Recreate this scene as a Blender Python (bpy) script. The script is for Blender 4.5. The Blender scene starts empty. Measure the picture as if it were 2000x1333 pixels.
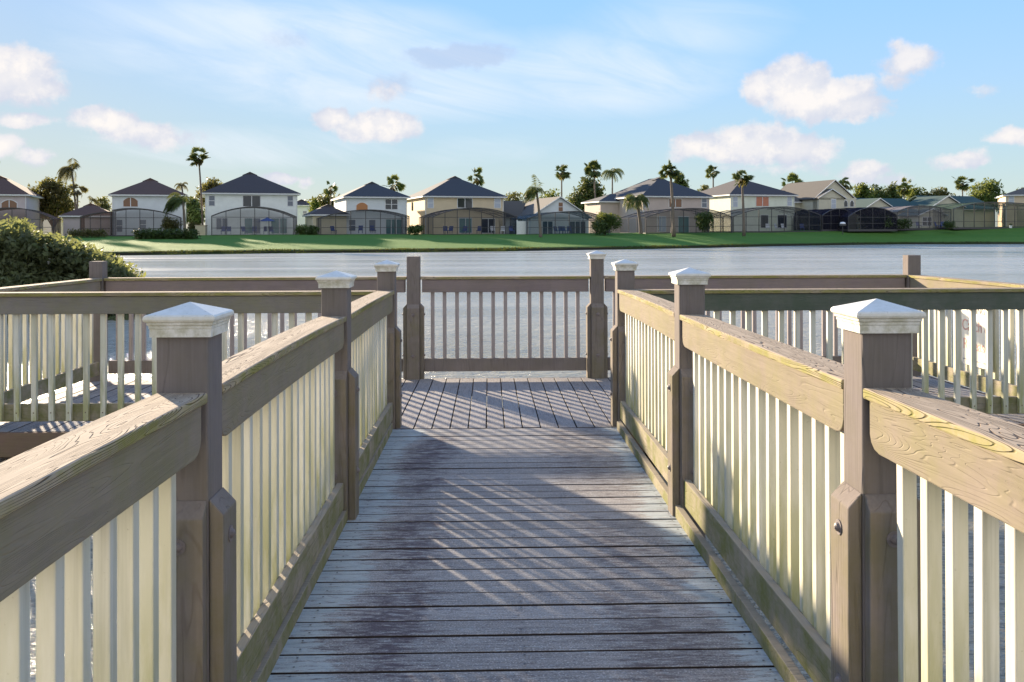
import bpy, math, random
import numpy as np
from mathutils import Vector, Matrix
R = math.radians
C = bpy.context.scene.collection
SC = bpy.context.scene

# ------------------------------------------------------------------ camera
F, YH, YAW, ROLL, HCAM = 1800.0, 453.0, 0.0245, 0.0029, 1.515
cd = bpy.data.cameras.new('camera'); cam = bpy.data.objects.new('camera', cd); C.objects.link(cam)
cd.sensor_width = 36; cd.lens = F / 2000 * 36; cd.shift_y = -(666.5 - YH) / 2000
cd.clip_start = 0.05; cd.clip_end = 6000
cam.matrix_world = Matrix.Translation((0, 0, HCAM)) @ Matrix.Rotation(-YAW, 4, 'Z') @ Matrix.Rotation(R(90), 4, 'X') @ Matrix.Rotation(-ROLL, 4, 'Z')
SC.camera = cam

def ray(px, py):
    """direction in the world through a point of the photograph (per metre of depth)"""
    a, b = px - 1000, py - YH
    u = (a * math.cos(ROLL) - b * math.sin(ROLL)) / F; v = (a * math.sin(ROLL) + b * math.cos(ROLL)) / F
    return Vector((u * math.cos(YAW) + math.sin(YAW), -u * math.sin(YAW) + math.cos(YAW), -v))
def at(px, py, D):
    return Vector((0, 0, HCAM)) + ray(px, py) * D

# ------------------------------------------------------------------ sun, sky
SUN_AZ, SUN_EL = R(-30.8), R(12.3)          # azimuth from +Y towards +X
sd = Vector((math.sin(SUN_AZ) * math.cos(SUN_EL), math.cos(SUN_AZ) * math.cos(SUN_EL), math.sin(SUN_EL)))
sl = bpy.data.lights.new('sun', 'SUN'); sl.energy = 5.0; sl.angle = R(1.3); sl.color = (1.0, 0.82, 0.60)
so = bpy.data.objects.new('sun', sl); C.objects.link(so); so.rotation_euler = (-sd).to_track_quat('-Z', 'Y').to_euler()
SC.view_settings.view_transform = 'Standard'; SC.view_settings.look = 'None'
SC.view_settings.exposure = 1.78; SC.view_settings.gamma = 1.0
SC.cycles.use_denoising = True
SC.cycles.max_bounces = 8; SC.cycles.transparent_max_bounces = 24

class NT:
    """small helper for node trees"""
    def __init__(s, tree): s.t = tree; s.n = tree.nodes; s.l = tree.links
    def put(s, sock, v):
        if isinstance(v, bpy.types.NodeSocket): s.l.new(v, sock)
        elif v is not None:
            if hasattr(sock.default_value, '__len__') and not hasattr(v, '__len__'): v = (v,) * len(sock.default_value)
            if hasattr(sock.default_value, '__len__') and len(v) == 3 and len(sock.default_value) == 4: v = tuple(v) + (1,)
            sock.default_value = v
    def m(s, op, a, b=None, c=None, clamp=False):
        n = s.n.new('ShaderNodeMath'); n.operation = op; n.use_clamp = clamp
        for i, v in enumerate((a, b, c)):
            if v is not None: s.put(n.inputs[i], v)
        return n.outputs[0]
    def vm(s, op, a, b=None, c=None):
        n = s.n.new('ShaderNodeVectorMath'); n.operation = op
        for i, v in enumerate((a, b, c)):
            if v is not None: s.put(n.inputs[i], v)
        return n.outputs['Value'] if op in ('LENGTH', 'DOT_PRODUCT', 'DISTANCE') else n.outputs[0]
    def noise(s, vec, scale, detail=3, rough=.5, dist=0, col=False):
        n = s.n.new('ShaderNodeTexNoise'); s.put(n.inputs['Vector'], vec)
        n.inputs['Scale'].default_value = scale; n.inputs['Detail'].default_value = detail
        n.inputs['Roughness'].default_value = rough; n.inputs['Distortion'].default_value = dist
        return n.outputs['Color' if col else 'Fac']
    def mp(s, x, a, b, c=0.0, d=1.0, smooth=False):
        n = s.n.new('ShaderNodeMapRange'); s.put(n.inputs[0], x)
        if smooth: n.interpolation_type = 'SMOOTHSTEP'
        for i, v in enumerate((a, b, c, d)): s.put(n.inputs[i + 1], v)
        return n.outputs[0]
    def mix(s, f, a, b, mode='MIX'):
        n = s.n.new('ShaderNodeMix'); n.data_type = 'RGBA'; n.blend_type = mode
        s.put(n.inputs[0], f); s.put(n.inputs[6], a); s.put(n.inputs[7], b)
        return n.outputs[2]
    def comb(s, x, y, z):
        n = s.n.new('ShaderNodeCombineXYZ')
        for i, v in enumerate((x, y, z)): s.put(n.inputs[i], v)
        return n.outputs[0]
    def sep(s, v):
        n = s.n.new('ShaderNodeSeparateXYZ'); s.put(n.inputs[0], v); return n.outputs
    def bump(s, h, strength=.5, dist=.01, normal=None):
        n = s.n.new('ShaderNodeBump'); s.put(n.inputs['Height'], h); n.inputs['Strength'].default_value = strength
        n.inputs['Distance'].default_value = dist
        if normal is not None: s.put(n.inputs['Normal'], normal)
        return n.outputs[0]

def build_world():
    w = bpy.data.worlds.new('World'); SC.world = w; w.use_nodes = True
    t = NT(w.node_tree); t.n.clear()
    out = t.n.new('ShaderNodeOutputWorld'); bg = t.n.new('ShaderNodeBackground'); t.l.new(bg.outputs[0], out.inputs[0])
    S = 0.145; EX = 3.25; bg.inputs[1].default_value = S
    sky = t.n.new('ShaderNodeTexSky'); sky.sky_type = 'NISHITA'; sky.sun_disc = False
    sky.sun_elevation = SUN_EL; sky.sun_rotation = SUN_AZ
    sky.altitude = 0; sky.air_density = 1.0; sky.dust_density = 0.1; sky.ozone_density = 2.2
    tc = t.n.new('ShaderNodeTexCoord'); g = tc.outputs['Generated']
    x, y, z = t.sep(g)
    az = t.m('ARCTAN2', x, y); el = t.m('ARCSINE', z)
    p0 = t.comb(az, el, 0.0)
    def ae(px, py):
        r = ray(px, py).normalized(); return math.atan2(r.x, r.y), math.asin(r.z)
    wn = t.noise(t.vm('MULTIPLY', p0, (1, 1.25, 1)), 16, 5, .6, 0, True)
    warp = t.vm('MULTIPLY', t.vm('SUBTRACT', wn, (.5, .5, .5)), (.045, .035, 0))
    p = t.vm('ADD', p0, warp)
    def lumps(lst, P):
        acc = None
        for (px, py, hw, hh, st) in lst:
            a, e = ae(px, py)
            d = t.vm('LENGTH', t.vm('MULTIPLY', t.vm('SUBTRACT', P, (a, e, 0)), (F / hw / 1.08, F / hh / 1.12, 0)))
            v = t.mp(d, 0.25, 1.25, st, 0.0)
            acc = v if acc is None else t.m('MAXIMUM', acc, v)
        return acc
    cum = [(1545,170,85,44,1),(1600,190,110,38,1),(1672,202,68,26,.9),(1500,180,45,34,.8),(1470,278,95,40,1),(1372,288,62,28,.85),
           (1562,290,70,34,.95),(1440,300,130,24,.7),(1770,122,52,38,.62),(1755,160,40,18,.4),(650,226,42,22,1),(742,244,88,32,1),(755,175,45,28,.45),
           (15,140,85,46,1),(60,170,60,34,.85),(45,234,48,15,.75),(-10,285,50,24,.9),(70,312,40,22,.6),(200,238,62,26,.95),(285,262,95,27,.72),
           (1875,308,56,18,.72),(1980,266,40,18,.75),(1685,332,48,22,.75),(1730,345,80,14,.4),(545,345,45,13,.75),(600,352,18,12,.55),
           (1500,330,190,18,.35),(1900,175,45,16,.3)]
    base = lumps(cum, p)
    fine = t.noise(p0, 42, 6, .62)
    dens = t.m('ADD', base, t.m('MULTIPLY', t.m('SUBTRACT', fine, .5), .75))
    mask = t.mp(dens, .16, .50, 0, 1, True)
    mask = t.m('MULTIPLY', mask, t.mp(base, 0.0, .12, 0, 1, True))
    # relief: the same noise seen a little towards the sun
    up = t.noise(t.vm('ADD', p0, (-.010, .014, 0)), 22, 5, .6)
    here = t.noise(p0, 22, 5, .6)
    rel = t.mp(t.m('SUBTRACT', here, up), -.10, .12, 0, 1, True)
    thick = t.mp(dens, .45, 1.05, 0, 1)
    lit = t.m('MULTIPLY_ADD', rel, .55, t.m('MULTIPLY', thick, .65), clamp=True)
    ccol = t.mix(lit, (.70, .73, .84), (1.03, .97, .93))
    # thin high cloud
    veil = lumps([(560,60,420,70,.75),(760,150,480,100,.85),(1150,150,330,95,.75),(330,110,300,60,.5),(480,290,420,60,.6),(1330,60,260,90,.5),
                  (950,300,330,70,.45),(1600,190,400,40,.2)], p0)
    rot = t.vm('MULTIPLY', t.comb(t.m('ADD', az, t.m('MULTIPLY', el, .5)), t.m('SUBTRACT', el, t.m('MULTIPLY', az, -.22)), 0), (3.2, 13, 1))
    st = t.noise(rot, 1.5, 6, .62, 1.2)
    vm = t.m('MULTIPLY', t.mp(veil, 0, .75, 0, 1, True), t.mp(st, .15, .75, .35, 1, True))
    hz = t.mp(el, .0, .30, .45, 0.0)
    # a few streaks everywhere else
    vm = t.m('MAXIMUM', t.m('MULTIPLY', vm, .85), t.m('MULTIPLY', t.mp(st, .5, .8, 0, 1, True), .18))
    vm = t.m('MAXIMUM', vm, hz)
    sunny = t.m('MULTIPLY', t.mp(t.m('ABSOLUTE', t.m('SUBTRACT', az, SUN_AZ)), .1, 1.1, 1, 0, True), t.mp(el, .0, .22, 1, 0, True))
    veilc = t.mix(sunny, tuple(c / S / EX for c in (.79, .88, .98)), tuple(c / S / EX for c in (.84, .89, .94)))
    # unseen bright broken cloud, added behind the camera as fill light
    bk = t.m('MULTIPLY', t.mp(y, .1, -.35, 0, 1, True), t.mp(t.noise(g, 3.2, 5, .6), .36, .56, .35, 1, True))
    bk = t.m('MULTIPLY', bk, t.mp(z, -.02, .05, 0, 1))
    patch = lumps([(900,112,110,24,1),(840,100,50,16,.9),(560,75,80,26,.5),(770,160,60,28,.6)], p)
    pm = t.m('MULTIPLY', t.mp(t.m('ADD', patch, t.m('MULTIPLY', t.m('SUBTRACT', fine, .5), .8)), .2, .7, 0, 1, True), .5)
    # hold back the glow round the low sun the way a phone camera does
    lum = t.m('MULTIPLY', t.vm('DOT_PRODUCT', sky.outputs[0], (.25, .60, .15)), S * EX)
    kk = t.m('DIVIDE', 1.0, t.m('MULTIPLY_ADD', t.m('MAXIMUM', t.m('SUBTRACT', lum, .54), 0), 1.5, 1.0))
    skyc = t.mix(1.0, t.mix(1.0, sky.outputs[0], SKYTINT, 'MULTIPLY'), t.comb(kk, kk, kk), 'MULTIPLY')
    col = t.mix(vm, skyc, veilc)
    col = t.mix(pm, col, tuple(c / S / EX for c in (.45, .55, .76)))
    col = t.mix(t.m('MULTIPLY', bk, .9), col, tuple(c / S / EX for c in (.96, .97, .98)))
    ccs = t.vm('SCALE', ccol); t.n[-1].inputs['Scale'].default_value = .95 / S / EX
    col = t.mix(t.m('MULTIPLY', mask, .93), col, ccs)
    t.l.new(col, bg.inputs[0])
SKYTINT = (.80, .95, 1.16)
build_world()

# ------------------------------------------------------------------ object helpers
def tag(o, label=None, cat=None, group=None, kind=None):
    if label: o['label'] = label
    if cat: o['category'] = cat
    if group: o['group'] = group
    if kind: o['kind'] = kind
    return o
def empty(name, loc, rot=(0, 0, 0)):
    o = bpy.data.objects.new(name, None); C.objects.link(o); o.location = loc; o.rotation_euler = rot
    o.empty_display_size = .1; return o
class MB:
    def __init__(s): s.v = []; s.f = []; s.a = []
    def add(s, vs, fs, a=0.0):
        n = len(s.v); s.v += [tuple(v) for v in vs]; s.f += [tuple(i + n for i in f) for f in fs]; s.a += [a] * len(fs); return s
    def box(s, x0, x1, y0, y1, z0, z1, a=0.0):
        return s.add([(x0,y0,z0),(x1,y0,z0),(x1,y1,z0),(x0,y1,z0),(x0,y0,z1),(x1,y0,z1),(x1,y1,z1),(x0,y1,z1)],
                     [(0,3,2,1),(4,5,6,7),(0,1,5,4),(1,2,6,5),(2,3,7,6),(3,0,4,7)], a)
    def quad(s, *p, a=0.0): return s.add(p, [tuple(range(len(p)))], a)
    def prism(s, prof, axis, t0, t1, a=0.0):
        """closed 2D profile extruded along axis 'x','y' or 'z'"""
        def P(u, w, t): return {'x': (t, u, w), 'y': (u, t, w), 'z': (u, w, t)}[axis]
        n = len(prof); vs = [P(u, w, t0) for u, w in prof] + [P(u, w, t1) for u, w in prof]
        fs = [(i, (i + 1) % n, n + (i + 1) % n, n + i) for i in range(n)] + [tuple(reversed(range(n))), tuple(range(n, 2 * n))]
        return s.add(vs, fs, a)
    def tube(s, pts, rads, seg=8, cap=True):
        pts = [Vector(p) for p in pts]; n0 = len(s.v); k = len(pts)
        if not hasattr(rads, '__len__'): rads = [rads] * k
        for i, p in enumerate(pts):
            d = (pts[min(i + 1, k - 1)] - pts[max(i - 1, 0)]).normalized()
            a = d.cross(Vector((0, 0, 1)));  a = a.normalized() if a.length > 1e-3 else Vector((1, 0, 0)); b = d.cross(a).normalized()
            for j in range(seg):
                th = 2 * math.pi * j / seg; s.v.append(tuple(p + (a * math.cos(th) + b * math.sin(th)) * rads[i]))
        for i in range(k - 1):
            for j in range(seg):
                s.f.append((n0 + i*seg + j, n0 + i*seg + (j+1) % seg, n0 + (i+1)*seg + (j+1) % seg, n0 + (i+1)*seg + j)); s.a.append(0.0)
        if cap:
            s.f.append(tuple(n0 + j for j in range(seg))); s.f.append(tuple(n0 + (k-1)*seg + j for j in reversed(range(seg)))); s.a += [0.0, 0.0]
        return s
    def mesh(s, name, mat, smooth=False, fix=True):
        me = bpy.data.meshes.new(name); me.from_pydata(s.v, [], s.f); me.update()
        if mat: me.materials.append(mat)
        if any(s.a):
            at_ = me.attributes.new('plank', 'FLOAT', 'FACE'); at_.data.foreach_set('value', s.a)
        if fix and len(s.f) < 20000:
            import bmesh
            b = bmesh.new(); b.from_mesh(me); bmesh.ops.recalc_face_normals(b, faces=b.faces); b.to_mesh(me); b.free()
        if smooth: me.polygons.foreach_set('use_smooth', [True] * len(me.polygons))
        return me
    def build(s, name, mat, parent=None, bevel=0, smooth=False, fix=True):
        o = bpy.data.objects.new(name, s.mesh(name, mat, smooth, fix)); C.objects.link(o)
        if parent: o.parent = parent
        if bevel:
            m = o.modifiers.new('bevel', 'BEVEL'); m.width = bevel; m.segments = 2; m.limit_method = 'ANGLE'; m.angle_limit = R(40)
        return o
def inst(src, parent, loc=(0, 0, 0), name=None):
    c = src.copy(); C.objects.link(c); c.parent = parent; c.location = loc
    if name: c.name = name
    return c
def copy_tree(o, loc=None, rz=None, label=None):
    c = o.copy(); C.objects.link(c)
    if loc is not None: c.location = loc
    if rz is not None: c.rotation_euler = (0, 0, rz)
    if label: c['label'] = label
    for ch in o.children:
        k = ch.copy(); C.objects.link(k); k.parent = c
    return c

# ------------------------------------------------------------------ materials
def new_mat(name):
    m = bpy.data.materials.new(name); m.use_nodes = True; t = NT(m.node_tree); b = t.n['Principled BSDF']
    return m, t, b
def objco(t, offset=True):
    tc = t.n.new('ShaderNodeTexCoord').outputs['Object']
    if not offset: return tc
    oi = t.n.new('ShaderNodeObjectInfo').outputs['Random']
    return t.vm('ADD', tc, t.vm('SCALE', (37.0, 61.0, 23.0)) if False else t.comb(t.m('MULTIPLY', oi, 37), t.m('MULTIPLY', oi, 61), t.m('MULTIPLY', oi, 0)))
def plain(name, col, rough=.6, var=.08, scale=6, metal=0, bump=0):
    m, t, b = new_mat(name)
    co = objco(t); n = t.noise(co, scale, 5, .6)
    c = t.mix(t.mp(n, .3, .7), tuple(x * (1 - var) for x in col), tuple(min(1, x * (1 + var)) for x in col))
    t.l.new(c, b.inputs['Base Color']); b.inputs['Roughness'].default_value = rough; b.inputs['Metallic'].default_value = metal
    if bump: t.l.new(t.bump(t.noise(co, scale * 8, 3), bump, .01), b.inputs['Normal'])
    return m
def wood(name, col, dark, axis='x', lines=10, line_amt=.5, moss=0, moss_col=(.20,.20,.05), rough=.92, bump=.5, across=9.0, along=1.0, stain=.35, patchy=.85):
    """composite board: embossed contour grain running along `axis`"""
    m, t, b = new_mat(name)
    co = objco(t)
    sc = {'x': (along, across, across), 'y': (across, along, across), 'z': (across, across, along)}[axis]
    v = t.vm('MULTIPLY', co, sc)
    n1 = t.noise(v, 1.0, 2.2, .45, .35)
    k = t.m('MULTIPLY', n1, lines * 2.0)
    fr = t.m('PINGPONG', k, .5)                       # 0 .. .5
    wv = t.noise(v, 3.1, 3)
    line = t.mp(fr, .0, t.mp(wv, .35, .7, .04, .26), 1, 0, True)
    fsc = {'x': (4, 120, 120), 'y': (120, 4, 120), 'z': (120, 120, 4)}[axis]
    fine = t.noise(t.vm('MULTIPLY', co, fsc), 1.0, 3, .6)
    blot = t.noise(co, 2.3, 5, .62)
    blot2 = t.noise(co, 9, 5, .65)
    c = t.mix(t.m('MULTIPLY', t.mp(blot, .38, .68), stain), col, tuple(x * .55 for x in col))
    c = t.mix(t.m('MULTIPLY', t.mp(fine, .35, .65), .30), c, tuple(min(1, x * 1.35) for x in col))
    c = t.mix(t.m('MULTIPLY', t.mp(blot2, .5, .75), .25), c, tuple(x * .6 for x in col))
    line = t.m('MULTIPLY', line, t.mp(t.noise(v, 1.7, 3), .40, .56, 1 - patchy, 1))
    c = t.mix(t.m('MULTIPLY', line, line_amt), c, dark)
    if moss:
        gz = t.sep(t.n.new('ShaderNodeNewGeometry').outputs['True Normal'])[2]
        side = t.mp(t.m('ABSOLUTE', gz), .3, .8, 1, 0)
        mn = t.noise(co, 5, 6, .7)
        mm = t.m('MULTIPLY', t.m('MULTIPLY', t.mp(mn, .36, .62) if moss < 1 else t.mp(mn, .36, .58, .10, .80), side), moss)
        c = t.mix(mm, c, moss_col)
    t.l.new(c, b.inputs['Base Color']); b.inputs['Roughness'].default_value = rough
    b.inputs['Specular IOR Level'].default_value = .08
    h = t.m('ADD', t.m('MULTIPLY', line, -1.0), t.m('MULTIPLY', fine, .35))
    t.l.new(t.bump(h, bump, .004), b.inputs['Normal'])
    return m
M = {}
M['cap_board'] = wood('rail cap board', (.37,.30,.225), (.045,.03,.028), 'x', 27, .92, moss=1.0, moss_col=(.24,.23,.055), across=9.5, along=.75, bump=.8, stain=.25, patchy=.3)
M['fascia'] = wood('rail fascia board', (.24,.20,.158), (.14,.11,.09), 'x', 20, .10, moss=.3, across=9, along=.9, bump=.45)
M['fascia_mauve'] = wood('platform rail board', (.215,.175,.175), (.10,.08,.08), 'x', 20, .10, moss=.12, across=9, along=.9, bump=.4)
M['fascia_green'] = wood('mildewed rail board', (.115,.125,.105), (.06,.06,.05), 'x', 20, .10, moss=.5, moss_col=(.055,.085,.05), across=9, along=.9, bump=.4)
M['fascia_grey'] = wood('grey rail board', (.19,.175,.16), (.09,.08,.07), 'x', 20, .10, moss=.3, across=9, along=.9, bump=.4)
M['bottom'] = wood('bottom board', (.30,.26,.20), (.12,.10,.07), 'x', 6, .3, moss=.85, moss_col=(.15,.16,.045), across=8, along=1.0, bump=.5)
M['post'] = wood('post board', (.190,.164,.156), (.07,.06,.055), 'z', 5, .25, moss=.22, moss_col=(.13,.12,.06), across=8, along=.7, bump=.35, stain=.4)
M['block'] = wood('post side board', (.205,.175,.158), (.08,.06,.05), 'z', 6, .3, moss=.45, moss_col=(.14,.13,.05), across=8, along=.7, bump=.4, stain=.5)

def baluster_mat():
    m, t, b = new_mat('baluster cream paint')
    co = objco(t); oi = t.n.new('ShaderNodeObjectInfo').outputs['Random']
    base = t.mix(oi, (.58,.555,.45), (.64,.635,.58))
    st = t.noise(t.vm('MULTIPLY', co, (14, 14, 2.2)), 1, 5, .65)
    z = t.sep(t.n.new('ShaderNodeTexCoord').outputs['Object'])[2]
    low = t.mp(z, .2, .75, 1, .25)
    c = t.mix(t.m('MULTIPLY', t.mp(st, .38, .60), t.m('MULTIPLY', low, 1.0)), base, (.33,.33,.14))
    sp = t.noise(co, 60, 4, .7)
    c = t.mix(t.mp(sp, .66, .75, 0, .55), c, (.20,.16,.09))
    lk = t.noise(t.vm('MULTIPLY', co, (30, 30, .9)), 1, 4, .6)
    c = t.mix(t.mp(lk, .52, .70, 0, .6), c, (.33,.33,.26))
    nz = t.m('ABSOLUTE', t.m('SUBTRACT', z, .15))
    nx = t.m('ABSOLUTE', t.sep(t.n.new('ShaderNodeTexCoord').outputs['Object'])[0])
    c = t.mix(t.m('MULTIPLY', t.m('LESS_THAN', nz, .005), t.m('LESS_THAN', nx, .005)), c, (.10,.06,.04))
    fine = t.noise(t.vm('MULTIPLY', co, (150, 150, 5)), 1, 2)
    c = t.mix(t.m('MULTIPLY', fine, .18), c, (.45,.40,.28))
    t.l.new(c, b.inputs['Base Color']); b.inputs['Roughness'].default_value = .65
    t.l.new(t.bump(fine, .25, .002), b.inputs['Normal'])
    return m
M['baluster'] = baluster_mat()
M['baluster_taupe'] = wood('baluster taupe paint', (.33,.29,.28), (.1,.08,.07), 'z', 4, .2, across=12, along=1, bump=.2)

def cap_mat():
    m, t, b = new_mat('weathered white plastic')
    co = objco(t); n = t.noise(co, 22, 6, .7); n2 = t.noise(co, 90, 3, .6)
    z = t.sep(t.n.new('ShaderNodeTexCoord').outputs['Object'])[2]
    groove = t.mp(z, 1.30, 1.285, 0, 1)
    c = t.mix(t.m('MULTIPLY', t.mp(n, .40, .65), t.m('MULTIPLY_ADD', groove, .5, .25)), (.68,.66,.60), (.33,.31,.18))
    c = t.mix(t.mp(n2, .62, .72, 0, .4), c, (.30,.26,.20))
    t.l.new(c, b.inputs['Base Color']); b.inputs['Roughness'].default_value = .38
    return m
M['cap'] = cap_mat()
M['bolt'] = plain('painted bolt head', (.17,.14,.13), .6, .3, 40)

def deck_mat(name, axis, edges):
    """boards running along `axis`; peeling pale coating along the walkway's edges, dark worn stains"""
    m, t, b = new_mat(name)
    co = t.n.new('ShaderNodeTexCoord').outputs['Object']
    pl = t.n.new('ShaderNodeAttribute'); pl.attribute_name = 'plank'; pr = pl.outputs['Fac']
    off = t.comb(t.m('MULTIPLY', pr, 13), t.m('MULTIPLY', pr, 29), 0)
    cp = t.vm('ADD', co, off)
    st = t.vm('MULTIPLY', cp, (5, 95, 1) if axis == 'x' else (95, 5, 1))
    g1 = t.noise(st, 1, 5, .7); 
    st2 = t.vm('MULTIPLY', cp, (3, 22, 1) if axis == 'x' else (22, 3, 1))
    g2 = t.noise(st2, 1, 6, .72, .4)
    sp = t.noise(cp, 130, 3, .7)
    base = t.mix(pr, (.155,.147,.146), (.25,.238,.232))
    c = t.mix(t.mp(g1, .36, .66, 0, .55), base, (.44,.42,.40))
    c = t.mix(t.mp(g2, .54, .68, 0, .6), c, (.10,.085,.09))
    c = t.mix(t.mp(sp, .55, .66, 0, .8), c, (.52,.50,.48))
    c = t.mix(t.mp(sp, .44, .32, 0, .7), c, (.08,.07,.075))
    nf = t.noise(t.vm('MULTIPLY', cp, (9, 48, 1) if axis == 'x' else (48, 9, 1)), 1, 9, .78)
    c = t.mix(t.mp(nf, .60, .66, 0, .6), c, (.075,.060,.062))
    c = t.mix(t.mp(nf, .40, .35, 0, .55), c, (.46,.45,.45))
    if not edges: c = t.mix(.18, c, (.12,.09,.09))
    if edges:
        x, y, _ = t.sep(co)
        wob = t.m('MULTIPLY', t.m('SUBTRACT', t.noise(co, 1.1, 3, .6), .5), .55)
        grain = t.m('MULTIPLY', t.m('SUBTRACT', g2, .5), 1.1)
        big = t.noise(t.vm('MULTIPLY', co, (1.2, .9, 1)), 1.2, 4, .65)
        # dark worn band inside the pale edges
        le = t.m('ADD', t.m('ADD', x, wob), t.m('MULTIPLY', grain, .30))
        dk = t.m('MULTIPLY', t.mp(t.m('ABSOLUTE', t.m('ADD', le, .38)), .30, .0, 0, 1, True), t.mp(big, .34, .54, 0, 1))
        dk2 = t.m('MULTIPLY', t.mp(t.m('ABSOLUTE', t.m('SUBTRACT', le, .62)), .38, .05, 0, 1, True), t.mp(big, .66, .46, 0, 1))
        g3 = t.mp(t.m('ADD', g2, t.m('MULTIPLY', sp, .35)), .52, .78, .25, 1)
        c = t.mix(t.mp(t.m('ADD', nf, t.m('MULTIPLY', dk, .17)), .585, .665, 0, .78), c, (.070,.050,.062))
        c = t.mix(t.mp(t.m('ADD', nf, t.m('MULTIPLY', dk2, .13)), .585, .675, 0, .65), c, (.075,.058,.062))
        pe = t.mp(le, -.52, -.62, 0, 1); pe2 = t.mp(le, .84, .93, 0, 1)
        pm = t.mp(t.m('SUBTRACT', t.m('MULTIPLY', t.m('MAXIMUM', pe, pe2), .26), t.m('MULTIPLY', t.m('SUBTRACT', nf, .5), 1.5)), .10, .26, 0, .75)
        c = t.mix(pm, c, t.mix(t.mp(g2, .35, .65), (.30,.36,.37), (.48,.54,.56)))
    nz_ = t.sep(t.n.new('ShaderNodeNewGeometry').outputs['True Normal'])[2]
    c = t.mix(t.mp(t.m('ABSOLUTE', nz_), .80, .55, 0, 1), c, (.035,.028,.026))      # shade of the plank gaps painted onto the board sides
    t.l.new(c, b.inputs['Base Color']); b.inputs['Roughness'].default_value = .8
    b.inputs['Specular IOR Level'].default_value = .15
    h = t.m('ADD', g1, t.m('MULTIPLY', g2, .6))
    t.l.new(t.bump(h, .55, .004), b.inputs['Normal'])
    return m
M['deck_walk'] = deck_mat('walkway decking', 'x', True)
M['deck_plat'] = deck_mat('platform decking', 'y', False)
M['frame_wood'] = wood('pier framing timber', (.17,.115,.09), (.05,.03,.03), 'x', 5, .3, across=7, along=.8, moss=.2)

# ------------------------------------------------------------------ pier
K = 0.0064                              # the pier falls slightly towards the lake
def zs(Y): return -K * Y
W = .14
XL, XR = -.907, 1.031
Y1, Y2, Y3, YF = 2.526, 4.966, 7.358, 9.903
rnd = random.Random(4)

def slab_row(L0, L1, n, u0, u1, gap, z0, z1, axis):
    """planks laid side by side from L0 to L1; each runs u0..u1"""
    mb = MB(); wd = (L1 - L0) / n
    for i in range(n):
        a, b_ = L0 + i * wd + gap / 2, L0 + (i + 1) * wd - gap / 2
        dz = rnd.uniform(-.0022, .0022); r = rnd.uniform(.02, 1)
        e0, e1 = rnd.uniform(-.006, .006), rnd.uniform(-.006, .006)
        if axis == 'x': mb.box(u0 + e0, u1 + e1, a, b_, z0, z1 + dz, r)
        else: mb.box(a, b_, u0 + e0 * .3, u1, z0, z1 + dz, r)
    return mb
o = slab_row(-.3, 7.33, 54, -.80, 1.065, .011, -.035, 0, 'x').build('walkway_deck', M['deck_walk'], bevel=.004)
o.rotation_euler = (-K, 0, 0); tag(o, 'grey boardwalk of cross planks leading to the platform', kind='structure')
mb = MB(); wd = 7.63 / 54
for i in range(54):
    for x in (-.70, .12, .97):
        for dy in (.035, wd - .035):
            cx, cy = x + rnd.uniform(-.008, .008), -.3 + i * wd + dy
            mb.quad(*[(cx + .0048 * math.cos(k * 1.047), cy + .0048 * math.sin(k * 1.047), .0032) for k in range(6)])
mb.build('screw_heads', plain('dull steel screw heads', (.05,.045,.045), .5), o, fix=False)
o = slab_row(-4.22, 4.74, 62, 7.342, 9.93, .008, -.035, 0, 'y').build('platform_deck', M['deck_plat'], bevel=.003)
o.rotation_euler = (-K, 0, 0); tag(o, 'grey platform deck with boards running towards the lake', kind='structure')
# framing under the decks
fr = empty('pier_framing', (0, 0, 0), (-K, 0, 0)); tag(fr, 'dark timber framing carrying the decks above the water', 'framing', kind='structure')
mb = MB()
mb.box(-4.22, XL + .13, 7.30, 7.338, -.19, -.002); mb.box(XR + .01, 4.74, 7.30, 7.338, -.19, -.002)
mb.box(-4.258, -4.223, 7.34, 9.93, -.19, -.002); mb.box(4.743, 4.78, 7.34, 9.93, -.19, -.002); mb.box(-4.22, 4.74, 9.935, 9.97, -.19, -.004)
mb.build('rim_board', M['frame_wood'], fr, .003)
mb = MB()
for x in np.arange(-4.0, 4.6, .6): mb.box(x, x + .045, 7.36, 9.9, -.23, -.04)
for x in (-.72, .1, .95): mb.box(x, x + .045, -.3, 7.28, -.23, -.04)
mb.box(-4.2, 4.7, 7.9, 7.99, -.36, -.235); mb.box(-4.2, 4.7, 9.4, 9.49, -.36, -.235)
for y in (.1, 2.6, 5.0): mb.box(-.9, 1.1, y, y + .09, -.36, -.235)
mb.build('joist', M['frame_wood'], fr)
for x0, x1, d in ((-.795, -.765, 1), (1.0, 1.035, -1)):
    MB().box(x0, x1, -.3, 7.25, -.002, .064).build('edge_strip', M['bottom'], fr, .003)

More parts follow.
